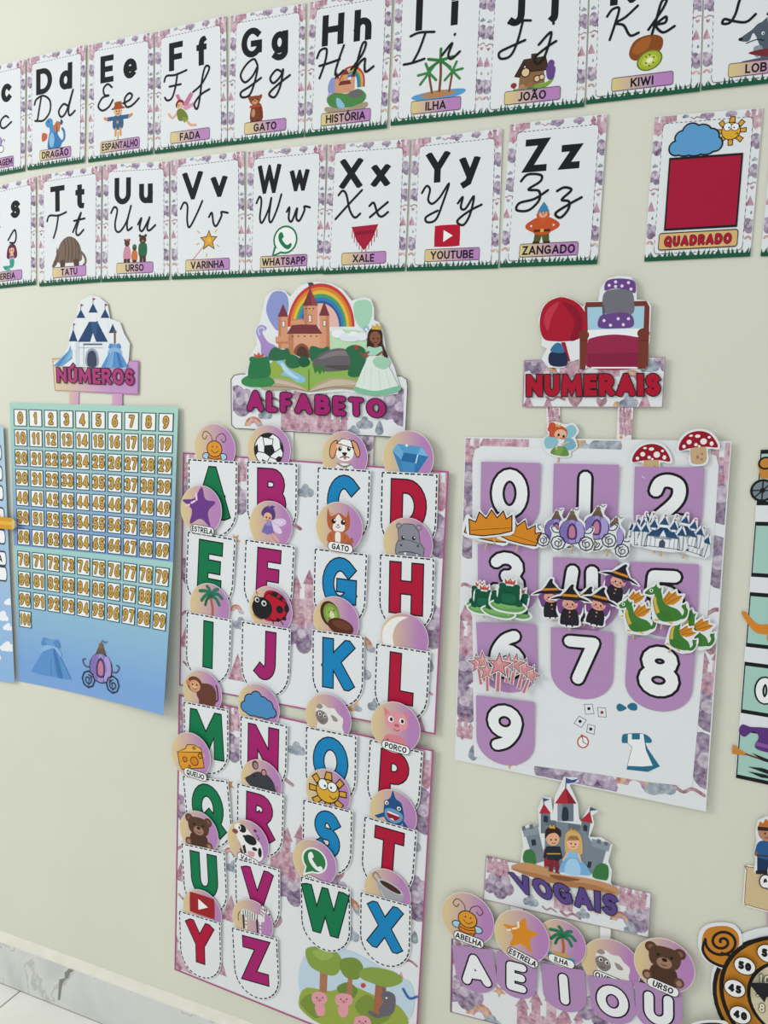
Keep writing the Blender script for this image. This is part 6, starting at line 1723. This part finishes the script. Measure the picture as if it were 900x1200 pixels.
z4 = zoomfn(780, 900, .25)
so = W(905, 1064)
T = Thing('title_sign', 'beige rounded sign with a boy on top at the right photo edge', 'sign', so, z4, lambda x, z: .0025 + .01 * (x - so[0] + .1))
T.cur['name'] = 'name_board'
bp = num('385 450 640 490 640 700 470 668 380 645 360 630 372 470')
T.slab(bp, 'f0e9de', .0006)
bp2 = num('390 460 632 498 632 690 470 660 386 637 370 622 380 474')
T.poly(smooth(bp2, True, 2), 'd6bf95')
T.stroke(smooth(bp2, True, 2), 3, '7a4a58', True)
T.part('boy_cutout', label='white cut-out backing of boy')
T.h += .0012
T.slab(num('412 480 420 420 412 390 425 340 420 290 430 240 470 220 520 228 550 260 556 300 545 345 560 400 548 440 552 500 490 506'), 'paper', .0006)
T.part('boy_print', label='printed boy in blue shirt and trousers')
T.art("P 22385a 428 410 540 420 536 480 500 480 486 440 474 480 428 478;P 2c2a2c 420 474 476 472 478 492 424 490;P 2c2a2c 496 476 542 478 542 496 498 494;B 2f5f94 428 350 460 332 510 334 545 355 540 420 430 412;L 2f5f94 18 434 356 424 392;E 424 396 9 10 8a6a50;L 4a3a2c 7 428 402 540 412;E 482 292 50 46 b98a6c;B c8742c 432 284 440 246 456 252 468 232 484 246 500 230 516 246 538 250 536 290 500 272 460 270;P 3a2a22 430 268 536 276 534 292 430 286;E 465 300 4 5 k;E 505 302 4 5 k;S 5a2a24 3 465 318 485 324 500 316", z4)
T.part('board_lettering')
T.text('Q', 0, 0, 1, 'f4f4f2', .26, .09, fn=lambda x, y: z4(466 + x * 58, 553 - y * 58), cap='r')
T.part('strap')
T.h = 0
T.slab(num('476 670 520 676 520 800 474 800'), 'c99ac0', .0004)
T.done()

cc = (929, 1171)
f = at(cc[0], cc[1], 82)
RIN = 58
T = Thing('snail_clock', 'orange clock face with a curled tail at the right photo corner', 'clock', (f.o[0], f.o[1] - f.r), f, lambda x, z: .003 + .012 * (x - f.o[0] + .12))
T.cur['name'] = 'clock_backing'
T.slab(ell(0, 0, 112, 112, 0, 48), 'paper', .0008)
T.part('second_ring', label='orange ring showing behind the face')
T.poly(ell(-6, -8, 103, 103, 0, 40), '26221f')
T.poly(ell(-6, -8, 97, 97, 0, 40), 'c9842c')
T.part('tail_curl', label='orange spiral tail outlined in brown')
T.h += .0004
tb = [z4(*p) for p in ((158, 850), (152, 790), (170, 745), (215, 722), (275, 718), (325, 730), (355, 770), (360, 815), (350, 860), (345, 900), (300, 948), (240, 925), (190, 900))]
T.slab(smooth(tb, True, 3), 'paper', .0006, fn=lambda x, y: (x, y))
T.art("B c9842c 176 850 170 800 190 752 240 735 300 738 338 770 344 820 322 865 380 900 300 935 240 915 195 885", z4)
sp = [(265 + r_ * math.cos(a) * 1.0, 808 + r_ * math.sin(a) * .86) for r_, a in [(8 + 72 * i / 46, 3.0 + i / 46 * 2 * PI * 2.05) for i in range(47)]]
T.stroke(sp, 13, '26221f', fn=z4)
T.art("S 26221f 13 185 800 174 845 200 890 250 918 310 930;S 26221f 11 262 860 310 874 350 872", z4)
T.part('ring', label='orange number ring outlined in brown')
T.h += .0006
T.poly(ell(0, 0, 100, 100, 0, 48), '26221f')
T.poly(ell(0, 0, 94, 94, 0, 48), 'cf8a2e')
T.part('dial', label='cream inner dial with hour numerals')
T.poly(ell(0, 0, 62, 62, 0, 40), '26221f')
T.poly(ell(0, 0, 57, 57, 0, 40), 'd9cfae')
for i in range(12):
    a = math.radians(90 - i * 30)
    n_ = str(i if i else 12)
    fx, fy = 46 * math.cos(a), 46 * math.sin(a)
    T.text(n_, fx, fy - 7, 14, 'e9e2c8', .2, .07, '4a4438', cap='r', sx=.9)
for i in range(12):
    a = math.radians(90 - i * 30)
    fx, fy = 79 * math.cos(a), 79 * math.sin(a)
    k = T.part('minute_dot', label='white number spot')
    T.L = 500
    T.poly(ell(fx, fy, 15.5, 14.5, 0, 20), '3a2a1c')
    T.poly(ell(fx, fy, 14, 13, 0, 20), 'f1f1ee')
    T.part('numeral', k)
    T.text('%d' % (i * 5 if i else 60), fx, fy - 6.5, 13, 'k', .3, cap='r', sx=1.05)
T.part('clock_hand', label='black arrow hand')
T.h += .001
T.slab(num('-62 16 -38 -8 -36 2 8 -4 8 4 -34 10 -34 24'), '26262a', .0008)
T.part('paw', label='dark brown rounded paw at lower left')
T.h += .0005
T.slab(smooth([z4(*p) for p in ((100, 1190), (150, 1160), (230, 1152), (290, 1165), (300, 1240), (220, 1300), (110, 1260))], True, 3), 'paper', .0006, fn=lambda x, y: (x, y))
T.poly(smooth([z4(*p) for p in ((112, 1200), (150, 1172), (230, 1164), (280, 1178), (285, 1235), (220, 1285), (120, 1250))], True, 3), '3f2b26', lambda x, y: (x, y))
T.done()
